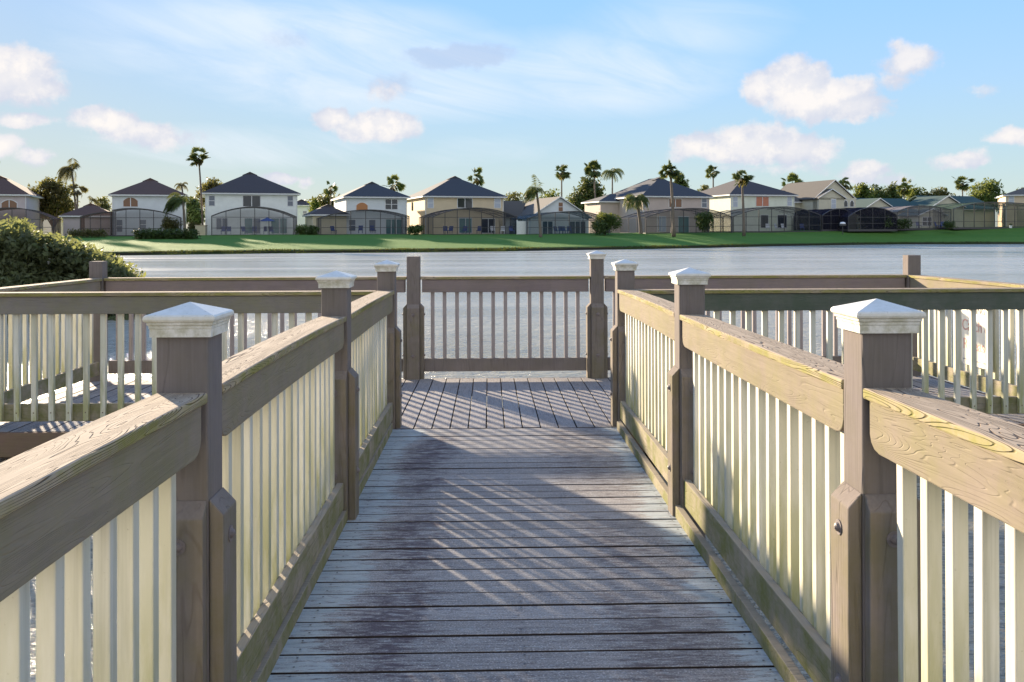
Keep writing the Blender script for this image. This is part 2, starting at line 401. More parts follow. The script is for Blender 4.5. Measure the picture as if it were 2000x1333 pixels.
# post
def post(x, y, name, label, cap=True, top=1.252, blocks='nsew', group='wooden pier posts', dx=0):
    e = empty(name, (x + W / 2, y + W / 2, zs(y)), (0, 0, rnd.uniform(-.006, .006)))
    tag(e, label, 'post', group)
    h = W / 2
    MB().box(-h, h, -h, h, -1.3, top).build('shaft', M['post'], e, .006)
    T, hw, zt = .040, h - .003, .80
    for s in blocks:
        prof = [(h + .001, -.01 if s in 'ew' else -.01), (h + T, -.01), (h + T, zt - .038), (h + .001, zt + .004)]
        mb = MB()
        if s == 'e': mb.prism(prof, 'y', -hw, hw)
        if s == 'w': mb.prism([(-u, w) for u, w in prof], 'y', -hw, hw)
        if s == 's': mb.prism([(-u, w) for u, w in prof], 'x', -hw, hw)
        if s == 'n': mb.prism(prof, 'x', -hw, hw)
        bo = mb.build('side_board', M['block'], e, .004)
        if s in 'ews':
            for bz in (.69, .25):
                q = MB(); d = {'e': (1, 0), 'w': (-1, 0), 's': (0, -1)}[s]
                P = lambda r_: (d[0] * (h + T + r_), d[1] * (h + T + r_), bz)
                q.tube([P(-.004), P(.003)], [.022, .022], 14); q.tube([P(.003), P(.010), P(.014)], [.014, .011, .004], 12)
                q.build('bolt', M['bolt'], bo, smooth=False)
    if cap:
        pr = [(.0825, 0), (.0825, .022), (.0845, .024), (.0845, .0305), (.0885, .034), (.0885, .040), (.095, .044), (.0965, .049), (.0955, .056), (.091, .0605), (.0905, .0605), (.0005, .090)]
        mb = MB(); z0 = top - .004; vs = []; fs = []
        for r_, z_ in pr: vs += [(-r_, -r_, z0 + z_), (r_, -r_, z0 + z_), (r_, r_, z0 + z_), (-r_, r_, z0 + z_)]
        for i in range(len(pr) - 1):
            for j in range(4): fs.append((4*i + j, 4*i + (j+1) % 4, 4*i + 4 + (j+1) % 4, 4*i + 4 + j))
        fs += [(3, 2, 1, 0), tuple(4 * (len(pr) - 1) + j for j in range(4))]
        mb.add(vs, fs).build('post_cap', M['cap'], e)
    return e
GP = 'wooden posts of the pier railing'
post(XL, Y1, 'railing_post', 'nearest post on the left side of the walkway, white pyramid cap, bolted side boards', group=GP)
post(XR, Y1, 'railing_post', 'nearest post on the right side of the walkway, sunlit left face and white pyramid cap', group=GP)
post(XL + .004, Y2, 'railing_post', 'second post from the camera along the left walkway railing, white capped', group=GP)
post(XR - .004, Y2, 'railing_post', 'second post from the camera along the right walkway railing, white capped', group=GP, top=1.262)
post(XL + .012, Y3, 'railing_post', 'white capped post where the left walkway railing meets the platform', group=GP)
post(XR - .008, Y3, 'railing_post', 'white capped post where the right walkway railing meets the platform', group=GP)
pA = at(794.8, 500, 9.93); pB = at(1153.9, 500, 9.93)
post(pA.x, YF, 'railing_post', 'bare topped post without cap in the railing beside the lake', cap=False, top=1.315, group=GP)
post(pB.x, YF, 'railing_post', 'small white capped post at the lake end of the platform', top=1.285, group=GP)
pC = at(184, 500, 9.93); pD = at(1780.6, 500, 9.93)
post(pC.x, YF, 'railing_post', 'uncapped grey corner post in front of the large green bush', cap=False, top=1.275, group=GP, blocks='')
post(pD.x, YF, 'railing_post', 'uncapped corner post with sunlit left face near the sign', cap=False, top=1.31, group=GP, blocks='')
post(pC.x, Y3 - .07, 'railing_post', 'uncapped post at the near corner of the platform on the bush side', cap=False, top=1.25, group=GP, blocks='')
post(pD.x, Y3 - .07, 'railing_post', 'uncapped post at the near corner of the platform on the sign side', cap=False, top=1.25, group=GP, blocks='')

BAL = MB().box(-.020, .020, 0, .038, .085, .93).build('baluster', M['baluster'], None, .0035)
BAL_USED = [False]
def rail(name, label, p0, p1, nb, bow=.0, flip=False, rounded=True, group='railing sections between the posts', ztop=1.096, zslope=0, e0=0, e1=0, taupe=False, board='fascia'):
    """railing section from p0 to p1 (inner face line). local x runs along it, local +y points to the baluster side"""
    d = Vector((p1[0] - p0[0], p1[1] - p0[1])); L = d.length; a = math.atan2(d.y, d.x)
    e = empty(name, (p0[0], p0[1], zs(p0[1])), (0, 0, 0))
    slope = (zs(p1[1]) - zs(p0[1])) / L
    e.rotation_euler = (0, -math.atan(slope), a); tag(e, label, 'railing', group)
    sg = -1 if flip else 1
    N = 16
    def strip(y0, y1, z0, z1, x0, x1, chop=0):
        mb = MB(); vs = []; fs = []
        if y0 * sg > y1 * sg: y0, y1 = y1, y0
        xs = [x0 + (x1 - x0) * i / N for i in range(N + 1)]
        if chop: xs = sorted(set([x0, x0 + .012, x0 + .03, x0 + .06] + [x for x in xs if x0 + .07 < x < x1 - .07] + [x1 - .06, x1 - .03, x1 - .012, x1]))
        for x in xs:
            s_ = 4 * bow * (x / L) * (1 - x / L); lo = z0
            if chop:
                q = min(x - x0, x1 - x)
                if q < .06: lo = z0 + chop * (1 - math.sqrt(max(0, 1 - (1 - q / .06) ** 2)))
            vs += [(x, y0 * sg, lo + s_), (x, y1 * sg, lo + s_), (x, y1 * sg, z1 + s_), (x, y0 * sg, z1 + s_)]
        for i in range(len(xs) - 1):
            for j in range(4): fs.append((4*i + j, 4*i + (j+1) % 4, 4*i + 4 + (j+1) % 4, 4*i + 4 + j))
        k = 4 * (len(xs) - 1); fs += [(0, 1, 2, 3), (k, k+1, k+2, k+3)]
        return mb.add(vs, fs)
    g0, g1 = .004 + e0, .004 + e1
    strip(.0, W, ztop - .030, ztop, g0, L - g1).build('cap_board', M['cap_board'], e, .006)
    strip(.012, .048, ztop - .168, ztop - .032, g0 + .018, L - g1 - .018, .05 if rounded else 0).build('fascia_board', M[board], e, .004)
    strip(.090, .126, ztop - .168, ztop - .032, g0 + .018, L - g1 - .018).build('fascia_board', M[board], e, .004)
    b2 = bow; bow = 0
    strip(.012, .048, .075, .214, g0 + .042, L - g1 - .042).build('bottom_board', M['post' if taupe else 'bottom'], e, .004)
    sp = (L - e0 - e1) / (nb + 1)
    for i in range(nb):
        x = e0 + sp * (i + 1)
        b_ = BAL if not BAL_USED[0] else BAL.copy()
        if BAL_USED[0]: C.objects.link(b_)
        BAL_USED[0] = True
        if taupe:
            b_.material_slots[0].link = 'OBJECT'; b_.material_slots[0].material = M['baluster_taupe']
        b_.parent = e; b_.location = (x + rnd.uniform(-.002, .002), .0495 if not flip else -.0495 - .038, rnd.uniform(-.004, .004))
        b_.rotation_euler = (rnd.uniform(-.002, .002), rnd.uniform(-.004, .004), 0)
    return e
xi = XL + W
GR = 'railing sections of the pier'
# left of the walkway: inner face x = xi, balusters towards -x.  direction +Y => local +y = -x
rail('walkway_railing', 'nearest railing section on the left, sunlit grained cap board and cream balusters', (xi, .1), (xi, Y1), 18, .008, group=GR)
rail('walkway_railing', 'middle railing section on the left side of the walkway', (xi, Y1 + W), (xi, Y2), 17, .010, group=GR)
rail('walkway_railing', 'far short looking railing section on the left, just before the platform', (xi + .006, Y2 + W), (xi + .01, Y3), 17, .006, group=GR)
rail('walkway_railing', 'nearest railing section on the right, sunlit inner fascia with dark cap board', (XR, .1), (XR, Y1), 18, .004, flip=True, group=GR)
rail('walkway_railing', 'middle railing section on the right with curled wood grain on its fascia', (XR, Y1 + W), (XR - .004, Y2), 17, -.002, flip=True, group=GR)
rail('walkway_railing', 'far railing section on the right, golden fascia, just before the platform', (XR - .004, Y2 + W), (XR - .008, Y3), 17, .007, flip=True, group=GR)
# front of the platform (seen from outside): inner face towards +Y, balusters towards -Y
yr = Y3 + .05
rail('platform_railing', 'platform railing left of the walkway, balusters fixed on its near side', (pC.x + W, yr), (XL + .012, yr), 23, .0, flip=True, board='fascia_grey', rounded=False, group=GR)
rail('platform_railing', 'dark platform railing right of the walkway, crossing in front of the sign', (XR + W - .008, yr), (pD.x, yr), 25, .0, flip=True, board='fascia_green', rounded=False, group=GR)
# far side: inner face towards -Y at YF, balusters towards +Y
yf = YF + .02
rail('platform_railing', 'lakeside railing in the middle, between the bare post and the capped post', (pA.x + W, yf), (pB.x, yf), 13, .0, group=GR, taupe=True, board='fascia_mauve', rounded=False)
rail('platform_railing', 'lakeside railing running from the bush corner post to the bare topped post', (pC.x + W, yf), (pA.x, yf), 23, .0, group=GR, taupe=True, board='fascia_mauve', rounded=False)
rail('platform_railing', 'lakeside railing running from the capped post to the corner post near the sign', (pB.x + W, yf), (pD.x, yf), 25, .0, group=GR, taupe=True, board='fascia_mauve', rounded=False)
# ends of the platform
rail('platform_railing', 'end railing of the platform in front of the bush, backlit glowing balusters', (pC.x + W, Y3 + .07), (pC.x + W, YF), 19, .0, group=GR, rounded=False)
rail('platform_railing', 'end railing of the platform that carries the white sign', (pD.x, Y3 + .07), (pD.x, YF), 19, .0, flip=True, group=GR, rounded=False)

# sign on the right end railing
def text_obj(s, size, mat, parent, loc, name='lettering'):
    cu = bpy.data.curves.new(name, 'FONT'); cu.body = s; cu.size = size; cu.extrude = .001; cu.align_x = 'CENTER'; cu.align_y = 'CENTER'
    cu.materials.append(mat); tmp = bpy.data.objects.new(name, cu); me = bpy.data.meshes.new_from_object(tmp); bpy.data.objects.remove(tmp)
    o = bpy.data.objects.new(name, me); C.objects.link(o); o.parent = parent; o.location = loc; o.rotation_euler = (R(90), 0, 0)
    return o
sg0 = at(1879, 650, 1); sg1 = at(1936, 650, 1)
sx = pD.x - .006
ya = sx / (sg0.x / sg0.y); yb = sx / (sg1.x / sg1.y)
sw = ya - yb
e = empty('notice_sign', (sx, yb + sw / 2, .30 + zs(9)), (0, 0, R(-90)))
tag(e, 'white notice sign with faded red words on the platform end railing', 'sign')
sgm = plain('sign white enamel', (.80, .74, .60), .4, .06, 5)
prof = []
hw_, r_ = sw / 2, .03
for cx, cz, a0 in ((hw_ - r_, .64 - r_, 0), (-hw_ + r_, .64 - r_, 90), (-hw_ + r_, r_, 180), (hw_ - r_, r_, 270)):
    for k in range(5): th = R(a0 + k * 22.5); prof.append((cx + r_ * math.cos(th), cz + r_ * math.sin(th)))
MB().prism(prof, 'y', -.004, 0).build('sign_plate', sgm, e)
red = plain('sign faded red lettering', (.70, .34, .24), .5); blk = plain('sign dark lettering', (.10, .08, .07), .5)
text_obj('FISHING', .09, blk, e, (0, -.0055, .52)); text_obj('Catch &', .15, red, e, (0, -.0055, .37)); text_obj('Release', .15, red, e, (0, -.0055, .19))
MB().box(-hw_ + .03, hw_ - .03, -.0052, -.0041, .045, .051).build('border_line', blk, e)

# ------------------------------------------------------------------ water and ground
WZ = HCAM - 1.9
def water_mat():
    m, t, b = new_mat('lake water')
    co = t.n.new('ShaderNodeTexCoord').outputs['Object']
    a = t.noise(t.vm('MULTIPLY', co, (.8, 1.5, 1)), 1.1, 5, .55, .4)
    c_ = t.noise(t.vm('MULTIPLY', co, (1.1, 2.0, 1)), 5.5, 4, .6, .5)
    d = t.noise(t.vm('MULTIPLY', co, (.10, .55, 1)), .35, 4, .6)
    h = t.m('ADD', t.m('MULTIPLY', a, 1.0), t.m('MULTIPLY', c_, .45))
    b.inputs['Base Color'].default_value = (.34, .325, .265, 1)
    t.l.new(t.mp(d, .35, .65, .12, .30), b.inputs['Roughness'])
    b.inputs['IOR'].default_value = 1.33; b.inputs['Specular IOR Level'].default_value = .5
    bp = t.n.new('ShaderNodeBump'); t.put(bp.inputs['Height'], h); bp.inputs['Distance'].default_value = .22
    yy = t.sep(co)[1]
    t.l.new(t.m('MULTIPLY', t.mp(yy, 5, 30, 1.0, .36, True), t.mp(d, .3, .7, .55, 1.45)), bp.inputs['Strength'])
    t.l.new(bp.outputs[0], b.inputs['Normal'])
    return m
mb = MB().quad((-260, -80, WZ), (330, -80, WZ), (330, 200, WZ), (-260, 200, WZ))
tag(mb.build('lake_water', water_mat()), 'rippled lake reflecting the pale evening sky', kind='structure')

# columns of the terrain: photo px, shore distance, house distance, z at the houses
COL = [(-700,70,118,1.1),(-300,72,118,1.1),(0,74,118,1.12),(240,77.5,119,1.12),(500,83,121,1.22),(735,85.5,122,1.22),(1000,90,125,1.2),(1250,98.5,129,1.32),
       (1400,106,132,1.4),(1500,114,136,1.5),(1620,121,139,1.68),(1750,127,143,1.85),(1900,127,145,2.0),(2000,127,146,2.08),(2300,127,148,2.1),(2800,120,150,2.1)]
def col_at(px):
    xs = [c[0] for c in COL]
    return [float(np.interp(px, xs, [c[i] for c in COL])) for i in (1, 2, 3)]
def ground_mat():
    m, t, b = new_mat('lawn grass')
    co = t.n.new('ShaderNodeTexCoord').outputs['Object']
    n1 = t.noise(t.vm('MULTIPLY', co, (.05, .5, 1)), 1, 5, .6); n2 = t.noise(co, 2.5, 5, .7); n3 = t.noise(co, 18, 3, .7)
    c = t.mix(t.mp(n1, .35, .65), (.072,.175,.030), (.100,.205,.040))
    c = t.mix(t.mp(n2, .4, .7, 0, .5), c, (.062,.14,.026)); c = t.mix(t.mp(n3, .5, .75, 0, .5), c, (.10,.18,.035))
    z = t.sep(co)[2]
    bank = t.mp(t.m('ADD', z, t.m('MULTIPLY', t.m('SUBTRACT', n2, .5), .25)), WZ + .36, WZ + .20, 0, 1)
    c = t.mix(bank, c, (.035,.030,.018))
    t.l.new(c, b.inputs['Base Color']); b.inputs['Roughness'].default_value = .9; b.inputs['Specular IOR Level'].default_value = .1
    t.l.new(t.bump(t.m('ADD', n3, n2), .9, .08), b.inputs['Normal'])
    return m
mb = MB(); pxs = list(range(-700, 2801, 50)); rows = 26
nr = random.Random(9)
prof = [(0, 0)] * 0
for i, px in enumerate(pxs):
    s_, h_, zh = col_at(px); dr = ray(px, YH); dr = Vector((dr.x, dr.y)); 
    wig = nr.uniform(-.35, .35)
    for j in range(rows):
        if j == 0: D, z = s_ - 4, WZ - 1.2
        elif j == 1: D, z = s_ + wig, WZ - .10
        elif j == 2: D, z = s_ + wig + .25, WZ + .22
        elif j < 16:
            f = (j - 2) / 13; D = s_ + .3 + (h_ - 5 - s_) * f
            z = WZ + .22 + (zh - WZ - .22) * (f * .75 + .25 * math.sin(f * math.pi / 2)) + nr.uniform(-.02, .02)
        elif j < 20: D, z = h_ - 5 + (j - 15) * 8, zh
        else: D, z = h_ + 27 + (j - 19) ** 3 * 12, zh - (j - 19) * .08
        mb.v.append((dr.x * D, dr.y * D, z))
for i in range(len(pxs) - 1):
    for j in range(rows - 1):
        a = i * rows + j; mb.f.append((a, a + rows, a + rows + 1, a + 1)); mb.a.append(0.0)
gf = np.random.default_rng(21); fv = []; ff = []
for i in range(7000):
    px = gf.uniform(150, 2150); s_ = col_at(px)[0]; r = ray(px, YH); D = s_ + gf.uniform(-.5, .7) + .3 * math.sin(px * .05)
    x, y = r.x * D, r.y * D; h_ = gf.uniform(.03, .15) * (1 + .8 * math.sin(px * .021) * math.sin(px * .007)); z = WZ + (.0 if D < s_ + .2 else .22); a = gf.uniform(-.12, .12)
    n = len(fv); fv += [(x - .05, y, z - .15), (x + .05, y + .02, z - .15), (x + .03 + a, y, z + h_), (x - .01 + a, y, z + h_)]; ff.append((n, n + 1, n + 2, n + 3))
fm = MB(); fm.v = fv; fm.f = ff; fm.a = [0.0] * len(ff)
SHORE = fm
tag(mb.build('ground', ground_mat(), smooth=True), 'green lawn sloping down to the lake in front of the houses', kind='structure')

# ------------------------------------------------------------------ foliage
def leaf_mat(name, c0, c1, trans=.48, warm=(.25,.24,.05)):
    m, t, b = new_mat(name)
    g = t.n.new('ShaderNodeNewGeometry').outputs['Random Per Island']
    co = objco(t); n = t.noise(co, 1.1, 4, .6)
    c = t.mix(g, c0, c1); c = t.mix(t.mp(n, .42, .62, 0, .55), c, tuple(x * .5 for x in c0))
    t.l.new(c, b.inputs['Base Color']); b.inputs['Roughness'].default_value = .55; b.inputs['Specular IOR Level'].default_value = .25
    tr = t.n.new('ShaderNodeBsdfTranslucent'); t.l.new(t.mix(.5, c, warm), tr.inputs[0])
    mx = t.n.new('ShaderNodeMixShader'); mx.inputs[0].default_value = trans
    t.l.new(b.outputs[0], mx.inputs[1]); t.l.new(tr.outputs[0], mx.inputs[2]); t.l.new(mx.outputs[0], t.n['Material Output'].inputs[0])
    return m
ML = {'green': leaf_mat('leaves mid green', (.050,.100,.020), (.12,.17,.040)),
      'dark': leaf_mat('leaves dark green', (.040,.072,.022), (.095,.14,.042), .25),
      'olive': leaf_mat('leaves olive', (.065,.075,.022), (.14,.14,.05), .4),
      'warm': leaf_mat('leaves brown green', (.07,.065,.022), (.17,.14,.05), .45),  # browner green leaf colour
      'bush': leaf_mat('waterside bush leaves', (.075,.090,.045), (.15,.17,.085), .42, (.40,.42,.12)),
      'palm': leaf_mat('palm fronds', (.05,.085,.022), (.12,.155,.045), .3),
      'palmb': leaf_mat('palm fronds browned', (.08,.07,.03), (.16,.12,.05), .35),
      'hedge': leaf_mat('hedge leaves', (.028,.055,.012), (.065,.10,.022), .2)}
MT = plain('palm trunk bark', (.17,.135,.105), .9, .3, 9, bump=.5)
MK = plain('tree bark', (.10,.075,.055), .9, .3, 9, bump=.5)

def leaves_mesh(blobs, n, size, seed, mat, name, parent, flat=.0, shell=.45, tuft=3):
    """leaf-sized faces spread through a set of ellipsoids, in small tufts"""
    g = np.random.default_rng(seed)
    w = np.array([b[3] * b[4] + b[4] * b[5] + b[3] * b[5] for b in blobs]); w = w / w.sum()
    nt = n // tuft
    bi = g.choice(len(blobs), nt, p=w); B = np.array(blobs)[bi]
    d = g.normal(size=(nt, 3)); d /= np.linalg.norm(d, axis=1)[:, None]
    r = g.random(nt) ** shell
    c = B[:, :3] + d * r[:, None] * B[:, 3:6] * (1 + .10 * g.normal(size=(nt, 1)))
    c = np.repeat(c, tuft, 0) + g.normal(size=(nt * tuft, 3)) * size * .8; N = len(c)
    out = np.repeat(d, tuft, 0)
    nrm = out * .6 + g.normal(size=(N, 3)) * .8 + np.array([0, 0, flat]); nrm /= np.linalg.norm(nrm, axis=1)[:, None]
    a = np.cross(nrm, g.normal(size=(N, 3))); a /= np.linalg.norm(a, axis=1)[:, None]; b = np.cross(nrm, a)
    s = size * (.55 + .9 * g.random(N))[:, None]
    v = np.stack([c - a * s, c + b * s * .42 - a * s * .1, c + a * s, c - b * s * .42 - a * s * .1], 1).reshape(-1, 3)
    me = bpy.data.meshes.new(name); me.vertices.add(len(v)); me.vertices.foreach_set('co', v.astype('f').ravel())
    me.loops.add(N * 4); me.loops.foreach_set('vertex_index', np.arange(N * 4, dtype='i')); me.polygons.add(N)
    me.polygons.foreach_set('loop_start', np.arange(0, N * 4, 4, dtype='i')); me.polygons.foreach_set('loop_total', np.full(N, 4, 'i'))
    me.update(); me.materials.append(mat)
    o = bpy.data.objects.new(name, me); C.objects.link(o); o.parent = parent; return o

def gz(px, D):
    s_, h_, zh = col_at(px)
    if D >= h_ - 5: return zh
    return WZ + .22 + (zh - WZ - .22) * max(0, min(1, (D - s_) / (h_ - 5 - s_)))
TSEED = [100]
def tree(name, label, px0, px1, ytop, D, mat='green', n=2600, nb=9, ybot=None, size=.26, group='trees behind the houses', shape=1.0, trunk=True, tz=.25):
    """broad tree: crown between px0 and px1, top at ytop (photo px) at distance D"""
    TSEED[0] += 1; g = random.Random(TSEED[0])
    mid = (px0 + px1) / 2; b0 = at(mid, YH, D); zb = gz(mid, D); zt = at(mid, ytop, D).z
    w = (px1 - px0) / F * D / 2
    e = empty(name, (b0.x, b0.y, zb)); tag(e, label, 'tree', group)
    H = zt - zb; lo = (at(mid, ybot, D).z - zb) if ybot else H * tz
    ch = H - lo; blobs = []
    for i in range(nb):
        a = g.uniform(-1, 1); f = g.random(); br = g.uniform(.26, .46)
        hgt = lo + ch * (.22 + .60 * f * (1 - .55 * a * a * shape))
        blobs.append((a * w * .72, g.uniform(-.55, .55) * w * .8, hgt, w * br, w * br, ch * g.uniform(.13, .24)))
    blobs.append((0, 0, lo + ch * .82, w * .4, w * .4, ch * .17)); blobs.append((w * .1, 0, lo + ch * .5, w * .5, w * .45, ch * .28))
    leaves_mesh(blobs, n, size, TSEED[0], ML[mat], 'crown', e)
    if trunk:
        mb = MB(); r0 = .05 * H * .5 + .05
        mb.tube([(0, 0, -.3), (g.uniform(-.1, .1), 0, lo * .6), (g.uniform(-.3, .3), 0, lo + ch * .4)], [r0, r0 * .8, r0 * .4], 8)
        for b_ in blobs[:7]:
            mb.tube([(0, 0, lo * .75), ((b_[0]) * .5, b_[1] * .5, (lo + b_[2]) * .5), (b_[0], b_[1], b_[2])], [r0 * .5, r0 * .3, r0 * .1], 5)
        mb.build('trunk', MK, e, smooth=True)
    return e
def bush(name, label, px0, px1, ytop, ybot, D, mat='hedge', n=1500, boxy=False, group=None, size=.13, depth=None, cat='bush'):
    TSEED[0] += 1; g = random.Random(TSEED[0])
    mid = (px0 + px1) / 2; b0 = at(mid, YH, D); w = (px1 - px0) / F * D / 2; zt = at(mid, ytop, D).z; zb = at(mid, ybot, D).z
    H = zt - zb; e = empty(name, (b0.x, b0.y, zb)); tag(e, label, cat, group)
    if boxy:
        dp = depth or 1.0; k = max(2, int(w * 2 / (H * .7)) + 1)
        blobs = [(-w + w * 2 * (i + .5) / k, (j - .5) * dp * .6, H * (.3 + .38 * q), w * 1.15 / k + .15, dp * .38, H * .30) for i in range(k) for j in (0, 1) for q in (0, 1)]
    else:
        blobs = [(g.uniform(-.6, .6) * w, g.uniform(-.5, .5) * w, H * g.uniform(.25, .7), w * g.uniform(.3, .5), w * .4, H * g.uniform(.2, .33)) for _ in range(7)] + [(0, 0, H * .4, w * .7, w * .6, H * .45)]
    leaves_mesh(blobs, n, size, TSEED[0], ML[mat], 'foliage', e, shell=.35)
    mb = MB()
    for i in range(6):
        x = g.uniform(-.5, .5) * w; mb.tube([(x * .5, 0, -.1), (x, g.uniform(-.2, .2), H * .6)], [.04, .015], 5)
    mb.build('stem', MK, e)
    return e

def palm(label, px, ybase, ycrown, rpx, D, kind='fan', lean=0, wind=0.0, name='palm_tree', mat='palm', nf=None, trunk_w=.16, ptx=None, skirt=True, group='palms around the lake houses'):
    """palm with crown centre at (px, ycrown), radius rpx (photo px)"""
    TSEED[0] += 1; g = random.Random(TSEED[0])
    bx = ptx if ptx is not None else px
    base = at(bx, YH, D); zb = gz(bx, D) if ybase is None else at(bx, ybase, D).z
    top = at(px, ycrown, D); Rr = rpx / F * D
    e = empty(name, (base.x, base.y, zb)); tag(e, label, 'palm tree', group)
    T = Vector((top.x - base.x, top.y - base.y, top.z - zb))
    pts = []; rr = []
    for i in range(9):
        f = i / 8; pts.append((T.x * f ** 1.6 , T.y * f, -.3 + (T.z + .3) * f)); rr.append(trunk_w * (1.25 - .25 * min(1, f * 6)) * (1 - .35 * f))
    MB().tube(pts, rr, 8).build('trunk', MT, e, smooth=True)
    mb = MB()
    if kind == 'fan':
        nf = int((nf or 30) * .72); Rr *= 1.28
        for i in range(nf):
            az = g.uniform(0, 2 * math.pi); el = math.asin(g.uniform(-.7, 1.0))
            L1 = Rr * g.uniform(.12, .60)
            d = Vector((math.cos(az) * math.cos(el) - wind * .5, math.sin(az) * math.cos(el), math.sin(el))).normalized()
            c = T + d * L1 + Vector((0, 0, -.06 * Rr))
            side = d.cross(Vector((0, 0, 1))); side = side.normalized() if side.length > .05 else Vector((1, 0, 0)); up = side.cross(d)
            tw = g.uniform(-1.1, 1.1); side = (side * math.cos(tw) + up * math.sin(tw)).normalized(); up = side.cross(d)
            nl = 15; fr_ = Rr * g.uniform(.38, .52)
            q0 = side * .02
            mb.add([T - q0, T + q0, c + q0, c - q0], [(0, 1, 2, 3)])
            for k in range(nl):
                th = (k / (nl - 1) - .5) * 3.0 + g.uniform(-.05, .05)
                dl = d * math.cos(th) + side * math.sin(th)
                ll = fr_ * (1 - .18 * abs(th) / 1.85) * g.uniform(.85, 1.08)
                tip = c + dl * ll + Vector((0, 0, -.10 * ll)) + up * g.uniform(-.05, .05) * ll
                pw = dl.cross(up).normalized() * ll * .125; mid = c + dl * ll * .5
                mb.add([c, mid + pw, tip, mid - pw], [(0, 1, 2, 3)])
        mb.build('crown', ML[mat], e, fix=False)
        if skirt:
            sk = MB()
            for i in range(12):
                az = g.uniform(0, 2 * math.pi); d = Vector((math.cos(az), math.sin(az), 0))
                p0 = T + d * trunk_w * .5; ll = Rr * g.uniform(.35, .75)
                p1 = T + d * (trunk_w + Rr * g.uniform(.12, .32)) + Vector((0, 0, -ll * .6)); p2 = T + d * (trunk_w + Rr * .15) + Vector((0, 0, -ll)); s_ = Vector((-d.y, d.x, 0)) * .10 * Rr
                sk.add([p0, p1 + s_, p2, p1 - s_], [(0, 1, 2, 3)])
            sk.build('dead_fronds', ML['palmb'], e, fix=False)
    else:
        nf = nf or 20
        for i in range(nf):
            az = 2 * math.pi * i / nf + g.uniform(-.15, .15); el = g.uniform(.15, 1.15)
            d = Vector((math.cos(az) * math.cos(el), math.sin(az) * math.cos(el), math.sin(el)))
            d = (d + Vector((-wind, 0, 0))).normalized()
            L_ = Rr * g.uniform(.95, 1.25); p = T.copy(); prev = p; nseg = 13; v = d.copy()
            for k in range(nseg):
                v = (v + Vector((-wind * .10, 0, -.15 - .035 * k * .5))).normalized()
                q = prev + v * (L_ / nseg)
                s_ = v.cross(Vector((0, 0, 1))); s_ = s_.normalized() if s_.length > .05 else Vector((1, 0, 0))
                wv = v.cross(s_).normalized() * .02
                mb.add([prev - wv, prev + wv, q + wv, q - wv], [(0, 1, 2, 3)])
                ll = Rr * .42 * math.sin(math.pi * (.12 + .80 * k / nseg)) ** .7
                for sd_ in (-1, 1):
                    for hf in (0, .5):
                        st = prev + (q - prev) * hf
                        dl = (s_ * sd_ * .75 + v * .55 + Vector((-wind * .35, 0, -.75 + g.uniform(-.15, .15)))).normalized()
                        tip = st + dl * ll * g.uniform(.8, 1.1); pw = v * ll * .055; md = st + dl * ll * .45 + Vector((0, 0, .03 * ll))
                        mb.add([st, md + pw, tip, md - pw], [(0, 1, 2, 3)])
                prev = q
        mb.build('crown', ML[mat], e, fix=False)
    return e

tag(SHORE.build('shore_grass', ML['hedge'], fix=False), 'rough grass hanging over the water line of the far lawn', 'grass', kind='stuff')
# the large bush by the pier
DB = 22.0
be = at(40, YH, DB)
e = empty('waterside_bush', (be.x, be.y, WZ)); tag(e, 'large rounded green bush growing at the water beside the platform', 'bush')
def bpt(px, py, D): p = at(px, py, D); return (p.x - be.x, p.y - be.y, p.z - WZ)
bl = []
gB = random.Random(5)
cont = [(-260,452),(-200,440),(-140,448),(-80,436),(-30,450),(10,440),(36,424),(62,446),(95,452),(130,462),(160,474),(190,484),(215,497),(238,510),(250,528)]
for i, (px, py) in enumerate(cont):
    px -= 8; py += 7
    rr = .34 + .05 * gB.random()
    for dd in (-1.2, 0, 1.2):
        x, y, z = bpt(px, py, DB + dd + gB.uniform(-.3, .3)); bl.append((x, y, z - rr * .75, rr * 1.25, rr * 1.2, rr * .8))
    k = 1
    while True:
        yy = py + 30 * k
        if yy > 610: break
        x, y, z = bpt(px + gB.uniform(-15, 15), yy, DB - .5 - .35 * k + gB.uniform(-.3, .3)); bl.append((x, y, z - .3, .55, .55, .36)); k += 1
x, y, z = bpt(230, 534, DB - .6); bl.append((x, y, z - .15, .36, .5, .16))
x, y, z = bpt(214, 548, DB - 1.0); bl.append((x, y, z - .15, .36, .5, .22))
leaves_mesh(bl, 60000, .070, 77, ML['bush'], 'foliage', e, shell=.35, tuft=4)
mb = MB()
for i in range(26):
    q = bl[gB.randrange(len(bl))]; mb.tube([(q[0] * .6 - .6, q[1] * .5, -.6), (q[0] * .85, q[1] * .8, q[2] * .5), (q[0], q[1], q[2])], [.05, .035, .012], 5)
mb.build('branch', MK, e)
# earth bank under it
mb = MB()
for i in range(24):
    th = 2 * math.pi * i / 24; mb.v.append((be.x - 1.8 + 6.0 * math.cos(th), be.y + 4.0 * math.sin(th), WZ - .5)); 
for i in range(24):
    th = 2 * math.pi * i / 24; mb.v.append((be.x - 1.8 + 4.6 * math.cos(th), be.y + 2.6 * math.sin(th), WZ + .22))
mb.v.append((be.x - 1.8, be.y, WZ + .5))
for i in range(24):
    j = (i + 1) % 24; mb.f += [(i, j, 24 + j, 24 + i), (24 + i, 24 + j, 48)]; mb.a += [0.0, 0.0]
tag(mb.build('earth_bank', plain('wet earth', (.07,.055,.035), .9, .3, 4, bump=.6), smooth=True), 'low earth bank under the waterside bush', kind='structure')

